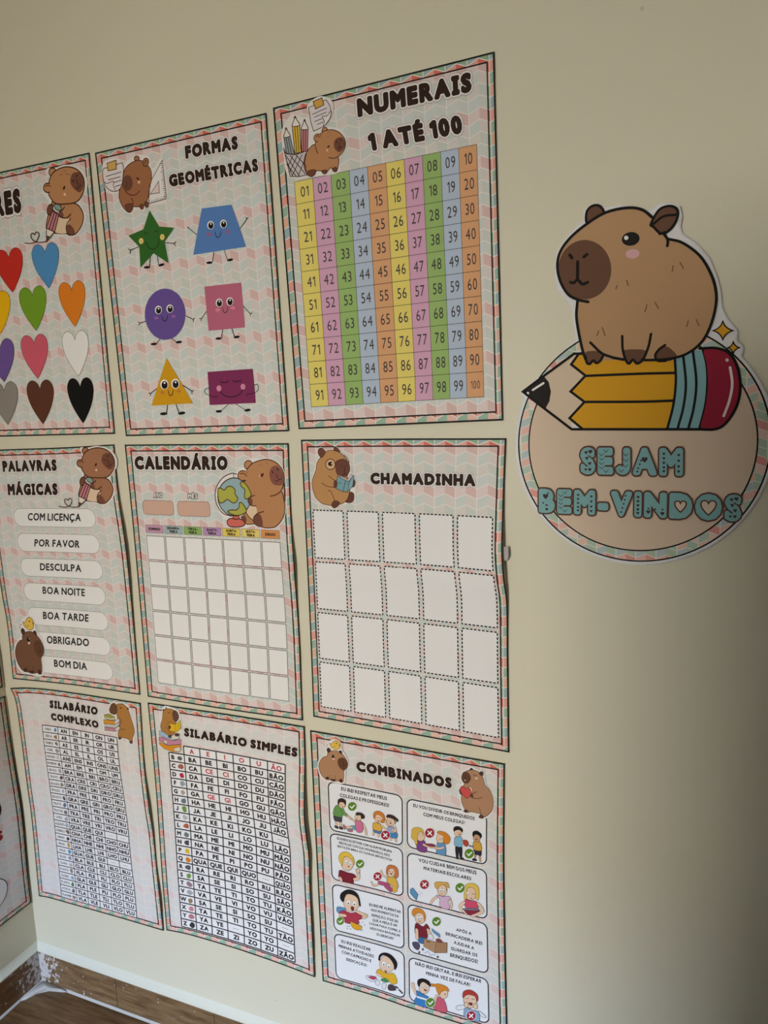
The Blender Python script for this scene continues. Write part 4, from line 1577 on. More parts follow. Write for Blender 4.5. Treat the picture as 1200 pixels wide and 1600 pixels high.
for pts, colr in (([(150, 450), (280, 430), (440, 520), (440, 600), (250, 590), (160, 540)], (160, 150, 60)), ([(135, 580), (430, 620), (550, 545), (555, 640), (430, 720), (140, 690)], (222, 146, 40)),
                  ([(160, 690), (430, 720), (560, 650), (560, 720), (440, 800), (165, 770)], (208, 200, 196)), ([(160, 790), (440, 820), (560, 760), (560, 840), (460, 900), (165, 870)], (206, 134, 146))):
    d = Draw(S, 'book', R7, p, K, .0016)
    d.poly(colr, pts, line=((74, 66, 66), 10))
    if colr[0] == 160:
        d.line((226, 220, 206), 26, [(190, 530), (320, 570), (440, 545)])
    elif colr[0] != 208:
        d.poly((226, 218, 220), [pts[1], pts[2], pts[3], pts[4]] if len(pts) > 5 else pts, line=((74, 66, 66), 8))
    d.done()

# ------------------------------------------------------------------ poster 8
S = Surf(FRONT, [(1.03, .40, .25, .2, .011), (1.02, .8, .2, .15, .005), (.5, 1.02, .4, .06, .003), (-.02, .6, .2, .2, .003)], edges=dict(
    t=[(231.1, 1098), (350, 1115.2), (475.7, 1135.1)], b=[(260.4, 1453.1), (297.5, 1461), (365, 1481), (432.5, 1504), (492, 1526.7)],
    l=[(231.1, 1098), (243.5, 1230), (253, 1365), (260.4, 1453.1)],
    r=[(475.7, 1135.1), (477, 1190), (476.2, 1240), (476.4, 1280), (480, 1312), (483.7, 1341.8), (485.3, 1393.8), (492, 1526.7)]))
R8 = poster(S, 'poster with wide table of simple syllables, left of the class agreements poster', 0.70)
T3 = (230, 1080, 0.225)
title(S, R8, [('SILABÁRIO SIMPLES', (258, 312), (1043, 458), (257, 252))], T3)
q = S.loc([(286.7, 1165), (446.5, 1195.5), (285.6, 1447), (460.6, 1504.2), (262.2, 1174.5)])
xc0 = (q[4, 0] + q[2, 0]) / 2
x1 = (q[1, 0] + q[3, 0]) / 2
xc1 = q[0, 0]
y0, y1 = (q[0, 1] + q[1, 1]) / 2, (q[2, 1] + q[3, 1]) / 2
rh = (y1 - y0) / 22
cw = (x1 - xc1) / 6
ROWS = [('', 'A E I O U ÃO'), ('B', ''), ('C', ''), ('D', ''), ('F', ''), ('G', ''), ('H', ''), ('J', ''), ('K', 'KA KE KI KO KU ---'), ('L', ''), ('M', ''), ('N', ''), ('P', ''),
        ('Q', 'QUA QUE QUI QUO --- QUÃO'), ('R', ''), ('S', ''), ('T', 'TA TE TI TO TU KÃO'), ('V', ''), ('W', 'SA SE SI SO SU ---'), ('X', 'TA TE TI TO TU TÃO'), ('Y', 'YA YE --- YO YO ---'), ('Z', '')]
PC8 = [(90, 90, 95), (170, 90, 80), (190, 40, 70), (150, 160, 175), (180, 160, 160), (110, 120, 130), (110, 150, 60), (190, 190, 195), (180, 90, 60), (110, 120, 120), (60, 64, 80), (236, 190, 50),
       (230, 130, 40), (80, 84, 100), (120, 150, 70), (150, 120, 130), (170, 170, 180), (150, 120, 90), (220, 130, 140), (190, 120, 130), (50, 50, 56)]
for r, (h, txt) in enumerate(ROWS):
    ya, yb = y0 + r * rh, y0 + (r + 1) * rh
    d = Draw(S, 'syllable_row', R8)
    if h:
        d.rect((245, 244, 246), xc0, ya, xc1, yb, line=((34, 32, 40), 0.0029), r=.0016)
    else:
        d.rect((245, 244, 246), xc1, ya, xc1 + cw * 6, yb, line=((34, 32, 40), 0.0029), r=.0016)
    p = d.done()
    if h:
        d = Draw(S, 'letter', R8, p, z=.0005)
        put_text(d, h, xc0, ya, xc0 + (xc1 - xc0) * .5, yb, h=.52)
        d.done()
        d = Draw(S, 'letter_picture', R8, p, z=.0005)
        cx, cy = xc0 + (xc1 - xc0) * .72, (ya + yb) / 2
        pts = [(cx + math.cos(a) * rh * rng.uniform(.25, .45), cy + math.sin(a) * rh * rng.uniform(.22, .4)) for a in np.linspace(0, 6.28, 8)[:-1]]
        d.blob(PC8[r - 1], pts)
        d.done()
    txt = txt.split() if txt else [h + e for e in ('A', 'E', 'I', 'O', 'U', 'ÃO')]
    for k, t in enumerate(txt):
        xa = xc1 + k * cw
        d = cell(S, R8, 'syllable_cell', p, xa, ya, xa + cw, yb, .0029, r=.0016)
        red = r == 0 or t in ('CE', 'CI', 'GE', 'GI')
        put_text(d, t, xa, ya, xa + cw, yb, (196, 52, 66) if red else (34, 32, 38), .55, .86, .055 if not red else .035)
        d.done()
K = (240, 1095, 60 / 1200 * 1200 / 1067)
d = Draw(S, 'capybara_drawing', R8, crop=(240, 1095, 60 / 1067), z=.0010)
K = d.crop
d.blob((240, 236, 234), [(240, 240), (300, 140), (380, 140), (560, 190), (700, 290), (790, 540), (790, 820), (740, 900), (780, 1100), (790, 1350), (720, 1420), (560, 1430), (300, 1330),
                         (140, 1200), (130, 840), (190, 780), (190, 600), (240, 400)])
d.blob(OC, [(275, 260), (360, 220), (500, 225), (610, 280), (690, 380), (640, 560), (600, 720), (600, 900), (500, 950), (430, 960), (300, 900), (220, 800), (205, 660), (245, 520), (260, 380)], ((80, 58, 40), 12))
d.ell((60, 36, 26), 434, 325, 18, 18)
d.line((100, 60, 30), 10, [(350, 730), (430, 800), (460, 900)])
d.line((100, 60, 30), 9, [(380, 640), (430, 580), (520, 580)])
p = d.done()
d = Draw(S, 'muzzle', R8, p, K, .0013)
d.blob((96, 62, 50), [(535, 340), (570, 275), (630, 270), (690, 350), (710, 460), (670, 550), (610, 570), (555, 490)], ((64, 40, 32), 9))
d.done()
for pts in ([(255, 225), (320, 235), (290, 285), (262, 270)], [(335, 200), (350, 165), (385, 200), (365, 220)]):
    d = Draw(S, 'ear', R8, p, K, .0013)
    d.poly((74, 48, 34), pts)
    d.done()
d = Draw(S, 'book', R8, p, K, .0017)
d.poly((236, 186, 30), [(430, 620), (610, 650), (600, 860), (440, 810), (490, 720)], line=((120, 90, 30), 10))
d.poly((228, 176, 26), [(610, 650), (760, 530), (775, 760), (600, 900)], line=((120, 90, 30), 10))
d.poly((206, 184, 40), [(680, 600), (755, 545), (765, 755), (690, 820)])
d.blob((90, 56, 40), [(430, 690), (480, 680), (495, 720), (475, 770), (430, 770)])
d.done('open yellow book')
for k, (pts, colr, pg) in enumerate((([(165, 820), (230, 830), (430, 960), (620, 960), (730, 920), (730, 1050), (520, 1100), (330, 1020), (160, 950)], (160, 190, 212), [(510, 960), (710, 950), (700, 1050), (520, 1080)]),
                                     ([(160, 990), (330, 1020), (520, 1100), (770, 1070), (770, 1200), (400, 1230), (250, 1140), (155, 1100)], (206, 130, 158), [(290, 1080), (390, 1110), (390, 1200), (300, 1150)]),
                                     ([(165, 1135), (400, 1235), (770, 1210), (780, 1350), (720, 1420), (540, 1415), (300, 1320), (175, 1210)], (226, 142, 36), [(575, 1310), (720, 1270), (770, 1340), (720, 1410), (590, 1390)]))):
    d = Draw(S, 'book', R8, p, K, .0013 + k * .00005)
    d.poly(colr, pts, line=((84, 74, 80), 10))
    d.poly((222, 218, 200), pg, line=((84, 74, 80), 7))
    d.done()
for pts in ([(420, 970), (470, 930), (505, 960), (490, 1020), (440, 1020)], [(600, 920), (650, 890), (720, 910), (720, 960), (660, 985), (610, 960)]):
    d = Draw(S, 'foot', R8, p, K, .0019)
    d.blob((78, 54, 48), pts)
    d.done()

# ================================================================== poster 9: class agreements
S = Surf(FRONT, [(.5, 1.0, .4, .1, .003), (.5, .5, .5, .3, .0012), (-.02, .3, .2, .2, .002)], edges=dict(
    t=[(484.8, 1141.2), (788.5, 1193.5)], b=[(504.5, 1532.5), (586.7, 1556.5), (653.3, 1579), (792.7, 1621.6)],
    l=[(484.8, 1141.2), (492.3, 1290), (504.5, 1532.5)], r=[(788.5, 1193.5), (787.4, 1340), (789.3, 1473), (792.7, 1621.6)]))
R9 = poster(S, 'class agreements poster of eight cartoon panels, bottom right of the posters', 0.5)
title(S, R9, [('COMBINADOS', (290, 280), (848, 382), (287, 220))], (480, 1130, 320 / 1200))
SKIN, SKIN2 = (238, 200, 168), (206, 156, 118)
INK = (54, 46, 52)
K1, K2, K3 = (505, 1215, .1125), (630, 1245, .1125), (510, 1300, 130 / 1200)
K4, K5, K6 = (630, 1330, 140 / 1200), (515, 1375, 125 / 1200), (635, 1405, .1125)
K7, K8 = (520, 1450, .1), (635, 1490, 140 / 1200)
PANELS = [
    (K1, (70, 52), (1090, 945), [('EU IREI RESPEITAR MEUS', (250, 175), (885, 315), (252, 125)), ('COLEGAS E PROFESSORES!', (232, 262), (912, 410), (235, 215))]),
    (K2, (34, 20), (1160, 945), [('EU VOU DIVIDIR OS BRINQUEDOS', (140, 138), (992, 325), (143, 92)), ('COM MEUS COLEGAS!', (278, 262), (850, 382), (282, 215))]),
    (K3, (60, 14), (1110, 932), [('QUANDO EU ESTIVER COM ALGUM PROBLEMA', (150, 100), (945, 300), (152, 65)), ('IREI FALAR COM O(A) PROFESSOR(A), NÃO', (183, 165), (915, 355), (185, 132)),
                                 ('IREI FAZER BIRRA OU CHORAR SEM MOTIVO!!', (160, 215), (945, 420), (162, 185))]),
    (K4, (54, 14), (1133, 912), [('VOU CUIDAR BEM DOS MEUS', (212, 140), (985, 312), (205, 90)), ('MATERIAIS ESCOLARES', (275, 245), (912, 388), (275, 200))]),
    (K5, (38, 56), (1116, 1034), [('EU IREI ME ALIMENTAR', (595, 385), (1068, 498), (597, 345)), ('NOS MOMENTOS DA', (622, 462), (1038, 562), (624, 425)),
                                  ('REFEIÇÃO, POIS SEI', (632, 540), (1025, 640), (633, 502)), ('QUE A MESA É UM', (645, 612), (1012, 702), (646, 575)),
                                  ('LUGAR PARA COMER, E', (598, 662), (1062, 785), (598, 628)), ('NÃO PARA BAGUNÇAR', (606, 735), (1055, 850), (608, 700)), ('OU BRINCAR!', (703, 828), (960, 895), (704, 790))]),
    (K6, (40, 66), (1128, 1032), [('APÓS A', (692, 440), (905, 498), (695, 398)), ('BRINCADEIRA IREI', (545, 495), (1050, 635), (548, 450)), ('AJUDAR A', (660, 615), (940, 700), (662, 572)),
                                  ('GUARDAR OS', (618, 700), (985, 800), (620, 655)), ('BRINQUEDOS!', (608, 795), (990, 890), (610, 745))]),
    (K7, (22, 80), (1136, 1106), [('EU IREI REALIZAR', (135, 225), (590, 360), (137, 178)), ('MINHAS ATIVIDADES', (92, 295), (640, 465), (95, 250)), ('COM CAPRICHO E', (140, 390), (600, 535), (143, 345)),
                                  ('DEDICAÇÃO!', (212, 505), (530, 603), (213, 462))]),
    (K8, (42, 44), (1098, 938), [('NÃO IREI GRITAR, E IREI ESPERAR', (118, 150), (1003, 392), (122, 105)), ('MINHA VEZ DE FALAR!', (262, 280), (855, 438), (265, 235))]),
]
cs = [(S.loc([(k[0] + a[0] * k[2], k[1] + a[1] * k[2])])[0], S.loc([(k[0] + b[0] * k[2], k[1] + b[1] * k[2])])[0]) for k, a, b, _ in PANELS]
lx0, lx1 = np.mean([cs[i][0][0] for i in (0, 2, 4, 6)]), np.mean([cs[i][1][0] for i in (0, 2, 4, 6)])
rx0, rx1 = np.mean([cs[i][0][0] for i in (1, 3, 5, 7)]), np.mean([cs[i][1][0] for i in (1, 3, 5, 7)])
PAN = []
for i, (k, a, b, lines) in enumerate(PANELS):
    d = Draw(S, 'rule_panel', R9)
    xa, xb = (lx0, lx1) if i % 2 == 0 else (rx0, rx1)
    d.rect((244, 245, 250), xa, cs[i][0][1], xb, cs[i][1][1], line=((34, 34, 44), 0.0025), r=0.0135)
    p = d.done()
    PAN.append(p)
    d = Draw(S, 'rule_text', R9, p, k, .0006)
    for (t, bl_, br_, tl_) in lines:
        d.text(t, bl_, br_, tl_, (46, 42, 52), bold=.032, gap=.16)
        d.k = 0
    d.done()


def badge(i, kind, x, y, r=60):
    k = PANELS[i][0]
    d = Draw(S, 'check_mark' if kind else 'cross_mark', R9, PAN[i], k, .0016)
    d.ell((244, 244, 248), x, y, r * 1.08, r * 1.12, 20)
    if kind:
        d.ell((84, 130, 34), x, y, r * .98, r * 1.02, 20)
        d.line((246, 246, 246), r * .26, [(x - r * .45, y), (x - r * .1, y + r * .38), (x + r * .5, y - r * .28)], False)
    else:
        d.ell((158, 34, 48), x, y, r * .98, r * 1.02, 20)
        d.line((246, 246, 246), r * .26, [(x - r * .38, y - r * .42), (x + r * .38, y + r * .42)])
        d.line((246, 246, 246), r * .26, [(x - r * .38, y + r * .34), (x + r * .38, y - r * .34)])
    d.done()


for b in ((0, 1, 407, 395), (0, 0, 868, 793, 62), (1, 0, 372, 497, 66), (1, 1, 920, 783, 66), (2, 1, 490, 453), (2, 0, 742, 635), (3, 0, 288, 440, 60), (3, 1, 765, 485, 64),
          (4, 1, 165, 608, 58), (5, 1, 422, 303, 62), (7, 1, 325, 648, 62), (7, 0, 870, 825, 62)):
    badge(*b)


def child(i, head, hair, shapes, skin=SKIN, haircol=(50, 36, 34), eyes=(), mouth=None, after=(), under=()):
    """one printed cartoon child: shapes behind the head, head, hair, features"""
    k = PANELS[i][0]
    d = Draw(S, 'child_drawing', R9, PAN[i], k, .0009)
    if under:
        d.blob(haircol, under, (INK, 4))

    def put(sh):
        if sh[0] == 'l':
            d.line(INK, sh[2] + 7, sh[3])
            d.line(sh[1], sh[2], sh[3])
        else:
            d.blob(sh[1], sh[2], (INK, 5))
    for sh in shapes:
        put(sh)
    d.ell(skin, *head, line=(INK, 5))
    d.blob(haircol, hair, (INK, 4))
    for (x, y, r) in eyes:
        if r > 10:
            d.ell((250, 250, 250), x, y, r, r * 1.25, line=(INK, 2))
            d.ell((40, 34, 36), x, y + r * .35, r * .34, r * .42)
        elif r > 0:
            d.ell((40, 34, 36), x, y, r, r * 1.2)
        else:
            d.line((60, 40, 40), 6, [(x + r, y), (x, y + r * .4), (x - r, y)])
    if mouth:
        d.blob((110, 44, 44), mouth)
    for sh in after:
        put(sh)
    d.done()


# panel 1
child(0, (265, 365, 48, 58), [(205, 330), (220, 295), (270, 285), (315, 320), (312, 375), (290, 345), (240, 335), (215, 375)],
      [('l', SKIN, 26, [(180, 600), (188, 670)]), ('l', SKIN, 26, [(235, 600), (245, 680)]), ('b', (60, 54, 60), [(160, 665), (205, 675), (212, 705), (175, 695)]),
       ('b', (60, 54, 60), [(225, 678), (265, 685), (278, 715), (235, 710)]), ('b', (62, 62, 70), [(152, 520), (250, 530), (258, 610), (205, 605), (160, 590)]),
       ('b', (96, 150, 74), [(205, 375), (270, 400), (280, 470), (262, 545), (150, 520), (145, 460), (165, 405)]),
       ('l', (96, 150, 74), 36, [(262, 430), (290, 490), (330, 525)]), ('l', SKIN, 22, [(335, 530), (390, 565)])], eyes=((255, 375, 4),), mouth=[(262, 398), (280, 400), (270, 410)])
child(0, (490, 545, 46, 52), [(455, 510), (470, 480), (540, 490), (578, 530), (570, 565), (535, 565), (520, 520), (480, 520)],
      [('l', SKIN, 22, [(450, 610), (400, 575), (380, 565)]), ('l', SKIN, 24, [(550, 640), (590, 720), (600, 785)]), ('l', (104, 160, 190), 52, [(520, 730), (420, 690), (360, 720)]),
       ('l', SKIN, 26, [(400, 690), (310, 690)]), ('b', (206, 110, 120), [(280, 650), (300, 660), (325, 700), (300, 715), (278, 680)]), ('b', (206, 110, 120), [(360, 715), (415, 730), (400, 750), (365, 745)]),
       ('b', (216, 110, 150), [(455, 590), (530, 600), (555, 680), (545, 750), (480, 755), (450, 680)])], eyes=((478, 540, 4),), mouth=[(462, 565), (482, 570), (470, 582)])
child(0, (775, 555, 58, 70), [(700, 540), (710, 480), (770, 460), (840, 500), (862, 570), (840, 625), (800, 610), (830, 560), (790, 520), (740, 510), (720, 570)],
      [('l', SKIN, 24, [(705, 740), (700, 790)]), ('l', SKIN, 24, [(775, 750), (770, 815)]), ('b', (70, 120, 180), [(700, 700), (810, 730), (800, 775), (715, 755)]),
       ('b', (226, 172, 62), [(705, 620), (780, 635), (820, 670), (805, 740), (700, 715), (690, 660)]), ('l', SKIN, 22, [(810, 660), (860, 700), (875, 705)])], haircol=(214, 120, 44), eyes=((755, 552, 5), (790, 560, 5)), mouth=[(755, 590), (785, 596), (768, 606)])
child(0, (940, 600, 58, 72), [(880, 545), (900, 510), (970, 520), (1045, 580), (1030, 610), (1000, 580), (1010, 640), (985, 580), (930, 555)],
      [('l', SKIN, 24, [(945, 800), (945, 860)]), ('l', SKIN, 24, [(1005, 820), (1015, 880)]), ('b', (60, 130, 190), [(920, 755), (1028, 770), (1020, 838), (930, 820)]),
       ('b', (150, 170, 220), [(905, 680), (990, 690), (1020, 760), (915, 760)]), ('l', SKIN, 24, [(905, 660), (870, 620), (865, 590)]), ('l', SKIN, 26, [(1000, 690), (1005, 740), (960, 720)])], eyes=((915, 605, 5), (945, 600, 5)), mouth=[(928, 620), (950, 625), (938, 645)])
# panel 2
child(1, (245, 545, 60, 68), [(120, 500), (130, 440), (200, 420), (270, 450), (285, 510), (230, 480), (200, 560), (200, 640), (180, 670), (160, 610), (115, 560)],
      [('b', (120, 62, 128), [(205, 590), (300, 610), (330, 760), (200, 735)]), ('l', SKIN, 26, [(285, 660), (360, 690), (460, 700)])], haircol=(222, 178, 70), eyes=((235, 520, 5), (275, 530, 5)))
child(1, (520, 570, 58, 72), [(470, 490), (510, 470), (600, 500), (655, 570), (640, 640), (590, 650), (560, 600), (560, 540), (500, 510)],
      [('b', (92, 146, 196), [(480, 630), (580, 650), (590, 805), (470, 780), (470, 690)]), ('l', SKIN, 26, [(560, 700), (500, 715), (430, 700)]), ('b', (136, 52, 66), [(315, 650), (400, 650), (455, 675), (400, 690), (330, 670)])], haircol=(220, 128, 36), eyes=((515, 590, 5), (540, 580, 5)))
child(1, (765, 490, 52, 58), [(700, 460), (715, 415), (780, 410), (828, 450), (820, 485), (780, 455), (725, 465), (715, 480)],
      [('b', (36, 34, 42), [(730, 680), (815, 690), (815, 840), (790, 840), (775, 760), (765, 850), (740, 845)]), ('b', (40, 36, 40), [(740, 830), (775, 840), (770, 860), (735, 852)]),
       ('b', (40, 36, 40), [(790, 830), (840, 848), (835, 860), (795, 845)]), ('b', (126, 182, 214), [(725, 555), (800, 550), (825, 600), (815, 690), (720, 675), (712, 610)]), ('l', SKIN, 22, [(820, 620), (850, 640)]),
       ('b', (176, 62, 44), [(835, 605), (880, 600), (910, 640), (890, 685), (850, 670)])], haircol=(32, 26, 28), eyes=((755, 492, 5), (790, 495, 5)), mouth=[(770, 512), (795, 512), (782, 528)])
child(1, (1025, 565, 50, 58), [(965, 530), (975, 480), (1030, 470), (1090, 520), (1080, 570), (1050, 530), (1000, 520), (985, 550)],
      [('l', SKIN2, 22, [(1005, 800), (1000, 860)]), ('l', SKIN2, 22, [(1065, 820), (1072, 890)]), ('b', (34, 32, 36), [(975, 850), (1025, 870), (1015, 885), (965, 880)]), ('b', (46, 44, 52), [(985, 720), (1082, 735), (1082, 815), (1040, 805), (990, 790)]),
       ('b', (216, 160, 56), [(980, 620), (1060, 620), (1090, 680), (1082, 745), (980, 725)]), ('l', (120, 130, 170), 16, [(920, 675), (975, 690)])], SKIN2, (26, 24, 26), ((1010, 560, 4), (1040, 565, 4)), [(1005, 580), (1035, 582), (1020, 600)])
# panel 3
child(2, (305, 450, 88, 105), [(180, 380), (200, 310), (270, 280), (350, 310), (405, 400), (400, 470), (370, 400), (300, 350), (250, 370), (235, 480), (205, 440)],
      [('b', (120, 32, 44), [(200, 545), (300, 580), (390, 600), (430, 640), (400, 690), (380, 740), (230, 700), (180, 660), (180, 600)]), ('l', SKIN, 40, [(200, 660), (215, 690)]),
       ('l', SKIN, 40, [(410, 680), (465, 660), (460, 570)]), ('b', SKIN, [(430, 560), (420, 530), (445, 540), (445, 510), (465, 530), (480, 520), (485, 560), (470, 590), (440, 590)])], haircol=(232, 190, 60), eyes=((290, 430, 24), (345, 450, 22)), mouth=[(312, 485), (335, 488), (325, 505)])
child(2, (935, 575, 62, 70), [(865, 560), (880, 490), (940, 470), (1020, 510), (1042, 600), (1025, 660), (985, 640), (990, 570), (960, 520), (900, 540), (890, 620), (868, 600)],
      [('l', SKIN, 24, [(880, 650), (820, 620), (795, 560)]), ('l', (178, 74, 112), 52, [(930, 830), (880, 760), (770, 730)]), ('l', SKIN, 24, [(740, 760), (680, 770), (655, 720)]),
       ('l', (178, 74, 112), 46, [(925, 840), (860, 780)]), ('l', SKIN, 24, [(1010, 700), (1035, 780)]), ('b', (226, 176, 66), [(890, 640), (980, 650), (1020, 720), (1020, 850), (960, 860), (950, 770), (880, 720)])], haircol=(206, 112, 58), eyes=((915, 562, 6), (960, 572, 6)), mouth=[(920, 590), (955, 592), (938, 612)])
# panel 4
child(3, (525, 520, 66, 76), [(425, 420), (470, 405), (530, 410), (600, 420), (620, 490), (590, 470), (585, 520), (560, 450), (490, 460), (465, 500), (430, 480)],
      [('l', SKIN, 26, [(460, 600), (400, 650), (372, 695)]), ('l', SKIN, 26, [(630, 640), (650, 710), (635, 770)]), ('b', (222, 180, 212), [(450, 585), (530, 600), (610, 600), (640, 640), (605, 660), (620, 770), (500, 740), (490, 640)])], haircol=(224, 170, 76), eyes=((500, 515, 18), (540, 522, 18)), mouth=[(500, 565), (530, 568), (515, 572)])
child(3, (905, 565, 78, 88), [(820, 520), (850, 440), (930, 425), (1005, 470), (1020, 580), (1005, 650), (970, 620), (975, 540), (920, 480), (860, 500), (850, 620), (820, 640)],
      [('b', (214, 70, 104), [(830, 640), (900, 660), (980, 670), (1000, 760), (840, 750)]), ('l', SKIN, 36, [(815, 680), (765, 750), (850, 830)]), ('l', SKIN, 36, [(1010, 700), (1065, 800), (930, 860)]),
       ('b', (140, 36, 56), [(820, 780), (900, 770), (1025, 795), (890, 850)]), ('b', (120, 110, 124), [(812, 762), (990, 762), (1010, 790), (830, 785)])], haircol=(236, 194, 78), eyes=((870, 560, 20), (945, 570, -16)), mouth=[(900, 620), (930, 625), (912, 632)])
d = Draw(S, 'blue_notebook', R9, PAN[3], K4, .0009)
d.poly((86, 146, 190), [(95, 510), (130, 485), (200, 575), (180, 655), (95, 560)], line=(INK, 5))
d.line((206, 160, 200), 5, [(205, 540), (240, 545)])
d.line((206, 160, 200), 5, [(215, 575), (262, 562)])
d.done()
# panel 5
child(4, (330, 330, 118, 140), [(160, 260), (180, 190), (270, 140), (370, 160), (440, 240), (470, 380), (445, 370), (420, 270), (340, 215), (250, 215), (215, 320), (185, 310)],
      [('b', (92, 146, 196), [(120, 400), (240, 425), (220, 500), (120, 480)]), ('b', (176, 52, 70), [(200, 450), (320, 490), (420, 480), (500, 560), (440, 600), (440, 650), (250, 640), (140, 520)]),
       ('l', SKIN, 40, [(160, 520), (235, 530)])], haircol=(30, 26, 26), eyes=((285, 335, 32), (375, 350, 30)), mouth=[(320, 400), (345, 390), (372, 405), (365, 450), (335, 455)],
      after=[('l', SKIN, 42, [(510, 560), (555, 530), (480, 500), (420, 470)]), ('b', (232, 164, 36), [(315, 620), (400, 650), (485, 690), (470, 735), (420, 745), (350, 710)])])
d = Draw(S, 'crumbs', R9, PAN[4], K5, .0009)
for x, y in ((270, 690), (300, 692), (270, 722), (318, 730), (500, 630), (528, 670), (475, 752), (490, 745)):
    d.ell((130, 90, 110), x, y, 9, 7)
d.done()
# panel 6
child(5, (195, 250, 72, 86), [(80, 200), (90, 140), (150, 115), (230, 150), (268, 220), (255, 300), (235, 210), (180, 185), (125, 200), (110, 240)],
      [('b', (52, 104, 160), [(170, 500), (290, 510), (250, 610), (170, 590)]), ('b', (78, 72, 96), [(85, 600), (150, 590), (190, 640), (165, 700), (110, 670)]), ('b', (118, 34, 44), [(135, 330), (230, 375), (280, 340), (325, 410), (290, 440), (290, 530), (160, 510), (120, 450)]),
       ('l', SKIN, 38, [(145, 420), (150, 540)]), ('l', SKIN, 34, [(300, 420), (335, 480), (325, 510)])], haircol=(222, 132, 40), eyes=((165, 258, 22), (210, 250, 22)), mouth=[(170, 298), (210, 300), (190, 308)])
d = Draw(S, 'toy_box', R9, PAN[5], K6, .0013)
d.blob((96, 146, 190), [(355, 405), (400, 440), (460, 480), (465, 525), (420, 490), (370, 450)], (INK, 4))
d.blob((240, 238, 240), [(300, 490), (350, 480), (380, 540), (330, 550)], (INK, 4))
d.blob((140, 58, 50), [(410, 560), (450, 540), (505, 590), (440, 590)], (INK, 4))
d.poly((176, 134, 96), [(245, 540), (410, 590), (400, 740), (240, 650)], line=(INK, 4))
d.poly((164, 120, 84), [(410, 590), (570, 600), (565, 738), (400, 740)], line=(INK, 4))
d.poly((110, 74, 52), [(285, 565), (330, 578), (330, 600), (288, 588)])
for x, y in ((182, 732), (232, 690), (438, 795)):
    d.ell((80, 78, 88), x, y, 14, 18)
d.line((186, 180, 210), 10, [(260, 740), (310, 720), (330, 775), (380, 760), (405, 770)])
d.done()
# panel 7
child(6, (850, 560, 118, 138), [(715, 490), (735, 410), (820, 380), (920, 420), (1000, 520), (1005, 600), (970, 650), (950, 560), (890, 470), (800, 420), (750, 450), (740, 500)],
      [('b', (232, 176, 42), [(700, 650), (760, 640), (860, 710), (950, 700), (1000, 790), (1000, 860), (930, 870), (830, 790), (720, 740), (680, 700)]), ('l', SKIN, 40, [(700, 715), (745, 745)])],
      haircol=(28, 24, 26), eyes=((800, 555, 32), (875, 592, 30)), mouth=[(810, 655), (850, 672), (825, 690)],
      after=[('b', (230, 230, 236), [(530, 740), (680, 760), (660, 830), (560, 810)]), ('b', (196, 52, 86), [(560, 760), (620, 750), (680, 770), (640, 800)]), ('b', (60, 140, 80), [(760, 790), (820, 780), (880, 820), (840, 845), (770, 820)]),
             ('b', (232, 232, 238), [(670, 830), (700, 800), (740, 830), (720, 890), (680, 880)]), ('b', (232, 232, 238), [(770, 880), (800, 850), (840, 880), (820, 950), (780, 940)]),
             ('b', (66, 56, 60), [(880, 880), (950, 890), (990, 960), (900, 970), (865, 940)]), ('l', (46, 40, 48), 16, [(1040, 960), (1090, 1010)]), ('l', (46, 40, 48), 14, [(985, 910), (1020, 930)])])
# panel 8
child(7, (240, 450, 70, 84), [(150, 400), (160, 345), (230, 330), (310, 370), (325, 440), (300, 420), (230, 375), (190, 400), (175, 440)],
      [('l', SKIN, 36, [(130, 530), (95, 450), (90, 400)]), ('b', (52, 122, 190), [(140, 490), (240, 545), (305, 590), (280, 715), (110, 660), (140, 560)]), ('l', (240, 242, 246), 26, [(150, 575), (265, 610)])], haircol=(30, 26, 26), eyes=((225, 432, 14), (270, 440, 13)), mouth=[(232, 468), (280, 485), (255, 498)])
child(7, (500, 530, 58, 72), [(330, 400), (390, 405), (440, 400), (540, 440), (572, 500), (520, 490), (470, 510), (440, 550), (410, 500), (390, 440), (340, 435)],
      [('l', SKIN, 30, [(410, 560), (385, 630)]), ('b', (206, 84, 104), [(430, 575), (510, 620), (540, 780), (380, 740), (400, 640)])], haircol=(222, 130, 40), eyes=((520, 540, 8),))
child(7, (855, 620, 88, 106), [(755, 560), (770, 500), (850, 480), (940, 530), (965, 600), (945, 640), (920, 570), (840, 545), (790, 560), (765, 590)],
      [('b', (140, 168, 204), [(790, 720), (880, 750), (970, 780), (970, 905), (785, 850)]), ('b', (236, 238, 244), [(665, 720), (700, 690), (780, 690), (780, 735), (690, 750)]), ('b', (236, 238, 244), [(970, 760), (1060, 830), (1060, 855), (1000, 830)])], haircol=(176, 54, 44),
      eyes=((820, 600, -20), (895, 610, -20)), mouth=[(835, 650), (885, 655), (880, 690), (845, 680)],
      after=[('b', SKIN, [(780, 650), (820, 650), (830, 700), (790, 720)]), ('b', SKIN, [(900, 680), (945, 660), (950, 730), (910, 730)])])
chick_capybara(S, R9, (490, 1145, 70 / 1200), z=.0019)
K = (705, 1190, 75 / 1200)
d = Draw(S, 'capybara_drawing', R9, crop=K, z=.0019)
ct = (178, 130, 96)
d.blob((240, 236, 236), [(250, 250), (400, 170), (530, 120), (700, 200), (820, 240), (840, 340), (880, 560), (1060, 850), (1080, 1100), (1000, 1330), (780, 1440), (680, 1400), (300, 1250), (240, 1000), (180, 800), (190, 640), (130, 580), (230, 450)])
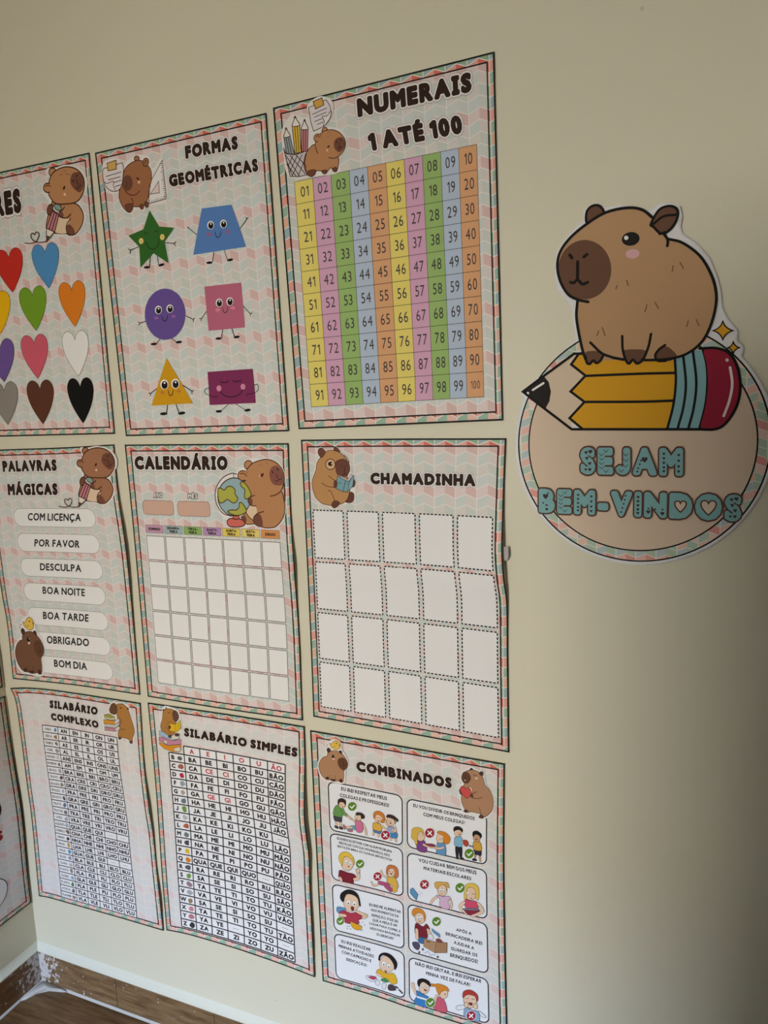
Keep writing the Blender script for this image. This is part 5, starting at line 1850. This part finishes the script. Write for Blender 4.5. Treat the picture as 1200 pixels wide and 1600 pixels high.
d.blob(ct, [(330, 530), (290, 420), (300, 310), (380, 230), (500, 195), (620, 215), (720, 270), (800, 390), (850, 570), (960, 700), (1045, 900), (1055, 1080), (1010, 1230), (900, 1340), (780, 1380), (750, 1300), (640, 1270),
            (520, 1240), (400, 1240), (300, 1080), (260, 900), (310, 640)], ((74, 56, 48), 14))
d.line((84, 52, 36), 15, [(556, 300), (585, 328), (620, 338), (650, 322)])
d.ell((240, 200, 170), 636, 405, 32, 26)
d.line((84, 52, 36), 12, [(705, 1130), (740, 1240), (765, 1310)])
for x in (185, 215, 245):
    d.line((90, 88, 100), 8, [(x - 10 + 10, 490 if x > 190 else 580), (x + 10, 540 if x > 190 else 600)])
p = d.done()
d = Draw(S, 'muzzle', R9, p, K, .0022)
d.blob((94, 60, 42), [(270, 350), (310, 260), (380, 245), (460, 300), (495, 400), (450, 500), (390, 530), (310, 500), (275, 440)], ((60, 40, 32), 8))
d.line((46, 26, 20), 12, [(360, 340), (365, 420), (330, 420)], False)
d.ell((230, 210, 190), 356, 450, 16, 18)
d.done()
for pts in ([(470, 190), (515, 145), (555, 195)], [(705, 270), (740, 235), (800, 250), (810, 310), (775, 345), (720, 310)]):
    d = Draw(S, 'ear', R9, p, K, .0022)
    d.blob((70, 46, 42), pts, ((50, 34, 30), 6))
    d.done()
for pts in ([(315, 1220), (370, 1185), (430, 1220), (410, 1255), (370, 1260)], [(695, 1370), (745, 1310), (820, 1360), (800, 1405), (740, 1400)]):
    d = Draw(S, 'foot', R9, p, K, .0022)
    d.blob((78, 50, 40), pts, ((50, 34, 30), 5))
    d.done()
d = Draw(S, 'heart', R9, p, K, .0022)
d.blob((92, 56, 46), [(205, 700), (240, 650), (270, 720), (270, 810), (225, 790)])
d.ell((232, 206, 176), 470, 700, 70, 84, line=((84, 52, 40), 10))
d.blob((214, 74, 72), [(235, 690), (250, 620), (310, 600), (370, 660), (440, 640), (495, 690), (500, 790), (470, 850), (400, 905), (320, 840), (260, 760)], ((96, 46, 40), 12))
d.done('red heart')
d = Draw(S, 'paw', R9, p, K, .0025)
d.blob((92, 56, 46), [(490, 800), (540, 790), (560, 860), (530, 890), (490, 860)])
d.line((84, 52, 36), 14, [(550, 775), (600, 765), (645, 730)])
d.line((84, 52, 36), 14, [(520, 880), (600, 905), (700, 905), (780, 875)])
d.done()

# ================================================================== posters on the left wall
q = LEFTW.hit([(48.5, 1409), (33, 1240), (4.5, 1088)])
xe = float(np.mean(q[:, 0]))
xe = min(xe, -0.006)
S = Surf(LEFTW, [(1.02, .55, .12, .25, .010), (.5, 1.0, .4, .1, .002)], corners=[(xe - .42, q[2, 1]), (xe, q[2, 1]), (xe - .42, q[2, 1] + .594), (xe, q[2, 1] + .594)])
R10 = poster(S, 'poster on the left side wall with a red letter and black oval', 0.5, group='posters on the left side wall')
d = Draw(S, 'oval_frame', R10, crop=(0, 0, 1), z=.0006)
a = d.L([(11.5, 1384), (0, 1416), (0, 1353)])
d.crop = None
cx, cy = a[0, 0] - .075, a[0, 1]
t = np.linspace(0, 2 * np.pi, 40)[:-1]
P = np.stack([cx + .075 * np.cos(t), cy + .05 * np.sin(t)], 1)
d.add(tess(P), (240, 238, 244))
d.add(stroke(P, .0022, True), (30, 28, 30))
d.done()
d = Draw(S, 'title', R10, crop=(0, 0, 1), z=.0006)
a = d.L([(5.2, 1311)])[0]
d.crop = None
d.text('S', (a[0] - .026, a[1]), (a[0], a[1]), (a[0] - .026, a[1] - .028), (150, 30, 34), bold=.08, metres=True)
d.done('red capital letter')
d = Draw(S, 'capybara_drawing', R10, crop=(0, 0, 1), z=.0006)
a = d.L([(2, 1262)])[0]
d.crop = None
t = np.linspace(0, 2 * np.pi, 24)[:-1]
d.add(tess(np.stack([a[0] - .02 + .02 * np.cos(t), a[1] + .026 * np.sin(t)], 1)), (44, 34, 30))
d.done()
yb = LEFTW.hit([(5, 1072)])[0]
S = Surf(LEFTW, [(1.0, .9, .2, .2, .002)], corners=[(-.43, yb[1] - .594), (-.010, yb[1] - .594), (-.43, yb[1]), (-.010, yb[1])])
R11 = poster(S, 'poster at the far left edge on the side wall, above the black oval one', 0.5, group='posters on the left side wall')

# ================================================================== welcome sign
CX, CY, RO, RI = -0.0974, 0.0902, 0.1965, 0.1778
S = FlatSurf(FRONT, 0.004, [(-0.258, -0.0, .05, .08, .006)])
RS = bpy.data.objects.new('welcome_sign', None)
COL.objects.link(RS)
RS.location = (CX, -0.004, EYE - CY - RO)
RS.empty_display_size = 0.05
RS['label'] = 'die-cut welcome sign of capybara sitting on a giant pencil over a round disc'
RS['category'] = 'sign'
S1, S2 = (800, 300, 1 / 3), (800, 500, 1 / 3)


def px(c, pts):
    return [(c[0] + x * c[2], c[1] + y * c[2]) for x, y in pts]


out = px(S2, [(45, 352), (48, 335), (150, 240), (250, 135), (296, 92)]) + \
    px(S1, [(290, 640), (284, 580), (274, 530), (245, 500), (212, 455), (200, 400), (200, 330), (216, 270), (252, 215), (310, 152), (336, 130), (335, 92), (358, 62), (400, 52), (440, 68),
            (520, 60), (600, 70), (640, 86), (690, 52), (750, 45), (788, 65), (800, 112), (792, 160), (802, 195), (870, 240), (930, 310), (965, 400), (982, 470), (988, 540), (1012, 590)]) + \
    [(1140, 500), (1144, 505), (1152, 513), (1154, 518), (1152.5, 527), (1153, 534), (1160, 539), (1162.5, 543), (1162, 550), (1158.8, 557)]
lo = S.loc(out)
a1 = math.atan2(lo[-1, 1] - CY, lo[-1, 0] - CX)
a0 = math.atan2(lo[0, 1] - CY, lo[0, 0] - CX)
if a0 < a1:
    a0 += 2 * math.pi
RM = RO + 0.006
arc = [(CX + RM * math.cos(a), CY + RM * math.sin(a)) for a in np.linspace(a1 + .05, a0 - .02, 70)]
d = Draw(S, 'sheet', RS, z=0.0)
d.add(tess(np.vstack([lo, arc])), (236, 236, 240))
o = d.done()
sm = o.modifiers.new('card', 'SOLIDIFY')
sm.thickness = 0.0006
sm.offset = -1


def ring(d, r0, r1, color, n=120):
    t = np.linspace(0, 2 * np.pi, n + 1)
    a = np.stack([CX + r0 * np.cos(t), CY + r0 * np.sin(t)], 1)
    b = np.stack([CX + r1 * np.cos(t), CY + r1 * np.sin(t)], 1)
    d.add(np.concatenate([np.stack([a[:-1], b[:-1], b[1:]], 1), np.stack([a[:-1], b[1:], a[1:]], 1)]), color)


M_RING = chevron_mat('chevron_ring_print', 0.25, 0.032, -0.0974, 0.0138, 0.004, False, rise=0.0066)
d = Draw(S, 'patterned_ring', RS, z=.0002)
ring(d, RI - .001, RO - .0005, M_RING)
ring(d, RO - .0018, RO + .0007, (14, 12, 12))
d.done()
d = Draw(S, 'disc', RS, z=.0003)
t = np.linspace(0, 2 * np.pi, 97)[:-1]
d.add(tess(np.stack([CX + RI * np.cos(t), CY + RI * np.sin(t)], 1)), (224, 198, 172))
ring(d, RI - .0012, RI + .0012, (14, 12, 12))
d.done()
BK = (14, 11, 10)
LW = 12
d = Draw(S, 'pencil', RS, crop=S2, z=.0006)
d.poly((228, 204, 176), [(52, 333), (150, 264), (292, 158), (340, 155), (345, 262), (340, 383), (335, 512), (280, 512), (155, 415)])
d.poly((240, 232, 226), [(282, 512), (276, 480), (292, 486), (320, 508)])
body = d.done()
d = Draw(S, 'barrel', RS, body, S2, .0009)
d.poly((226, 160, 30), [(312, 160), (765, 186), (764, 300), (752, 400), (728, 510), (330, 510), (270, 460), (340, 384), (275, 335), (345, 261), (278, 208)])
d.line(BK, LW, [(312, 160), (278, 208), (345, 261), (275, 335), (340, 384), (270, 460), (330, 510)], False)
d.line(BK, LW, [(345, 262), (600, 252), (762, 248)])
d.line(BK, LW, [(340, 384), (600, 383), (756, 378)])
d.done()
d = Draw(S, 'ferrule', RS, body, S2, .0012)
d.poly((126, 176, 184), [(764, 186), (850, 145), (900, 140), (912, 210), (918, 300), (908, 400), (878, 512), (728, 512), (752, 400), (764, 300)])
for a in ([(764, 186), (768, 290), (756, 400), (728, 510)], [(803, 170), (815, 300), (803, 410), (776, 510)], [(848, 146), (864, 290), (852, 410), (826, 510)], [(895, 138), (912, 210), (916, 300), (906, 400), (878, 510)]):
    d.line(BK, LW, a)
d.done()
d = Draw(S, 'eraser', RS, body, S2, .0015)
d.blob((146, 28, 50), [(900, 142), (955, 136), (1010, 158), (1050, 215), (1068, 310), (1052, 400), (1005, 480), (950, 508), (886, 510), (908, 400), (918, 300), (912, 210)])
d.line((238, 216, 220), 12, [(1022, 222), (1032, 300), (1018, 380), (992, 450)])
d.ell((238, 200, 208), 1008, 188, 8, 8)
d.done()
d = Draw(S, 'pencil_point', RS, body, S2, .0012)
d.poly((30, 24, 24), [(52, 333), (150, 264), (172, 290), (183, 335), (176, 380), (158, 414)])
d.line((240, 236, 234), 10, [(98, 328), (148, 296)])
d.ell((240, 236, 234), 75, 343, 6, 6)
d.done()
d = Draw(S, 'pencil_outline', RS, body, S2, .0018)
d.line(BK, LW + 1, [(880, 134), (955, 132), (1016, 155), (1056, 220), (1070, 320), (1050, 410), (1000, 485), (950, 512), (880, 512)])
d.line(BK, LW + 1, [(880, 512), (280, 512), (52, 336), (292, 158), (345, 158)], False)
d.done()
CT = (190, 146, 104)
CD = (100, 66, 50)
for pts, li in (([(356, 150), (350, 98), (374, 68), (410, 66), (432, 98), (420, 130)], [(382, 120), (400, 90)]), ([(652, 150), (690, 85), (740, 67), (774, 84), (772, 130), (742, 176), (700, 196), (664, 165)], None)):
    d = Draw(S, 'ear', RS, crop=S1, z=.0017 if li else .0021)
    d.blob(CD, pts, (BK, LW))
    if li is None:
        d.line(BK, LW, [(662, 152), (710, 116), (768, 108)])
        d.line(BK, LW, [(692, 198), (716, 190)])
    d.done()
d = Draw(S, 'capybara', RS, crop=S1, z=.0020)
bp = [(308, 512), (262, 478), (226, 415), (214, 345), (228, 280), (275, 215), (350, 152), (440, 98), (540, 76), (610, 85), (655, 125), (700, 185), (735, 222), (800, 240), (880, 300), (932, 385), (956, 470), (952, 550),
      (925, 640), (885, 708), (820, 758), (740, 782), (640, 788), (540, 785), (440, 790), (352, 785), (325, 705), (306, 620), (302, 560)]
d.blob(CT, bp)
d.blob(CT, [(352, 760), (430, 760), (415, 790), (395, 802), (382, 790), (365, 806), (348, 785)])
capy = d.done()
d = Draw(S, 'fur_mark', RS, capy, S1, .0023)
for a in ([(756, 347), (751, 374)], [(788, 331), (804, 360)], [(493, 440), (488, 455)], [(538, 415), (546, 440)], [(633, 530), (624, 562)], [(671, 518), (687, 548)], [(826, 606), (819, 632)], [(864, 598), (877, 628)],
          [(407, 652), (399, 674)], [(424, 636), (437, 674)]):
    d.line((122, 86, 56), 6, a)
d.done()
d = Draw(S, 'muzzle', RS, capy, S1, .0023)
d.ell(CD, 342, 365, 124, 139, 0, n=60)
d.line(BK, 15, [(272, 296), (282, 310)])
d.line(BK, 15, [(338, 305), (352, 294)])
d.line(BK, 15, [(309, 328), (308, 410)])
d.line(BK, 14, [(275, 424), (292, 426), (308, 412), (330, 432), (356, 424)])
d.done()
d = Draw(S, 'eye', RS, capy, S1, .0023)
d.ell((24, 20, 20), 557, 221, 42, 32, -10)
d.ell((246, 244, 242), 536, 216, 10, 10)
d.done()
d = Draw(S, 'cheek', RS, capy, S1, .0023)
d.ell((228, 172, 178), 566, 291, 32, 22, -6)
d.done()
for pts, ll in (([(345, 752), (390, 745), (432, 756), (415, 788), (396, 804), (382, 792), (365, 808), (350, 788)], [[(368, 706), (420, 755), (470, 775)], [(345, 772), (352, 800), (366, 806), (382, 790), (396, 802), (414, 792), (428, 768)]]),
                ([(522, 745), (570, 738), (628, 745), (612, 788), (586, 806), (568, 786), (545, 806), (530, 784)], [[(517, 676), (520, 740), (535, 790), (550, 804), (568, 786), (586, 804), (614, 786), (640, 725), (652, 666)]]),
                ([(676, 785), (682, 745), (720, 724), (752, 742), (774, 772), (740, 792), (700, 794)], [[(718, 718), (690, 738), (672, 765), (682, 790), (720, 792)]])):
    d = Draw(S, 'foot', RS, capy, S1, .0023)
    d.blob(CD, pts)
    for l in ll:
        d.line(BK, LW, l)
    d.done()
d = Draw(S, 'outline', RS, capy, S1, .0027)
d.line(BK, LW + 1, [(358, 516), (308, 505), (262, 478), (226, 415), (214, 345), (228, 280), (275, 215), (350, 152), (440, 98), (540, 76), (610, 85), (660, 122)])
d.line(BK, LW + 1, [(710, 195), (730, 225), (728, 254)])
d.line(BK, LW + 1, [(735, 222), (800, 240), (880, 300), (932, 385), (956, 470), (952, 550), (925, 640), (885, 708), (820, 758), (740, 782), (640, 788), (610, 786)])
d.line(BK, LW + 1, [(470, 776), (525, 786)])
d.line(BK, LW + 1, [(308, 512), (303, 580), (312, 650), (330, 735), (346, 785)])
d.done()
for cx, cy, u, dn, l, r in ((988, 650, 606, 693, 942, 1036), (1037, 730, 702, 758, 1012, 1066)):
    d = Draw(S, 'sparkle', RS, crop=S1, z=.0016)
    P = []
    for p0, p1 in (((cx, u), (r, cy)), ((r, cy), (cx, dn)), ((cx, dn), (l, cy)), ((l, cy), (cx, u))):
        for tt in np.arange(6) / 6:
            qx = (1 - tt) ** 2 * p0[0] + 2 * tt * (1 - tt) * (cx + (p0[0] + p1[0] - 2 * cx) * .22) + tt ** 2 * p1[0]
            qy = (1 - tt) ** 2 * p0[1] + 2 * tt * (1 - tt) * (cy + (p0[1] + p1[1] - 2 * cy) * .22) + tt ** 2 * p1[1]
            P.append((qx, qy))
    d.poly((222, 156, 36), P, line=(BK, 6))
    d.done()

# the greeting, letter by letter
TEAL, RIM, DK = (122, 174, 178), (84, 54, 46), (58, 48, 50)
MARK = {'S': [(.35, .12, 1), (.75, .08, 1.2), (.42, .38, 1), (.68, .62, 1), (.3, .9, .8), (.68, .9, 1)], 'E': [(.16, .2, 0), (.16, .4, 0), (.16, .6, 0), (.16, .8, 0), (.55, .04, 0), (.55, .96, 0)],
        'J': [(.8, .2, 0), (.8, .45, 0), (.75, .7, 0), (.35, .93, 0)], 'A': [(.5, .42, 1.7), (.32, .45, .4), (.25, .62, .4), (.17, .8, .4), (.12, .95, .4)],
        'M': [(.12, .15, .8), (.12, .35, .8), (.12, .55, .8), (.12, .75, .8), (.12, .92, .8), (.9, .2, .8), (.9, .45, .8), (.9, .7, .8), (.9, .92, .8)],
        'B': [(.4, .28, 1.8), (.2, .6, .5), (.6, .1, .5), (.5, .93, 1)], 'V': [(.75, .1, .5), (.7, .3, .5), (.64, .5, .5), (.57, .7, .5), (.5, .9, .5)],
        'I': [(.5, .15, .9), (.5, .35, .9), (.5, .55, .9), (.5, .75, .9), (.5, .92, .9)], 'N': [(.12, .85, 1.2), (.12, .68, .5), (.9, .9, 1.2), (.9, .7, .5), (.5, .7, .5)], 'D': [], 'O': [], '-': []}
for word, bl_, br_, tl_ in (('SEJAM', (907.5, 740.5), (1067, 743.5), (907, 699)), ('BEM-VINDOS', (842.5, 800.5), (1157.5, 814.5), (842.5, 763))):
    lay0, _ = layout(word, .245)
    for i in range(len(lay0)):
        ch = lay0[i][0]
        d = Draw(S, 'letter' if ch != '-' else 'hyphen', RS, crop=(0, 0, 1), z=.0032 + i * 2e-5, step=4e-5)
        b, ex, ey, lay = d.text(word, bl_, br_, tl_, TEAL, bold=.078, halo=((.132, RIM),), gap=.245, only=i)
        p = d.done()
        T = lay[i][1]
        ga, gb = T[..., 0].min(), T[..., 0].max()

        def em(fx, fy):
            return b + (ga + (gb - ga) * fx + lay[i][3] + .078) * ex + (-CAPH * (1 - fy) - .078) * ey
        if ch == '-':
            continue
        d = Draw(S, 'heart_mark', RS, p, z=.0036 + i * 2e-5)
        sc = np.hypot(*ey)
        for fx, fy, s_ in MARK[ch]:
            q = em(fx, fy)
            if s_ == 0:
                d.add(stroke([q + [-.07 * sc, -.04 * sc], q + [0, .04 * sc], q + [.07 * sc, -.04 * sc]], .018 * sc), DK)
            elif s_ < .6:
                d.add(tess(np.stack([q[0] + .03 * sc * np.cos(t[::8]), q[1] + .03 * sc * np.sin(t[::8])], 1)), DK)
            else:
                d.add(tess(heart_pts(q[0], q[1] + .05 * sc * s_, .10 * sc * s_, .10 * sc * s_)), DK)
        if ch in 'DO':
            q = em(.48 if ch == 'D' else .5, .5)
            w_, h_ = (.34, .36) if ch == 'D' else (.44, .46)
            t2 = np.linspace(0, 2 * np.pi, 33)[:-1]
            d.add(tess(np.stack([q[0] + w_ * .62 * sc * np.cos(t2), q[1] + h_ * .68 * sc * np.sin(t2)], 1)), TEAL)
            P = heart_pts(q[0], q[1] + h_ * .55 * sc, w_ * sc, h_ * sc)
            d.add(tess(P), (224, 198, 172))
            d.add(stroke(P, .045 * sc, True), RIM)
        d.done()

bpy.data.objects.remove(_fo)
bpy.data.curves.remove(_fc)
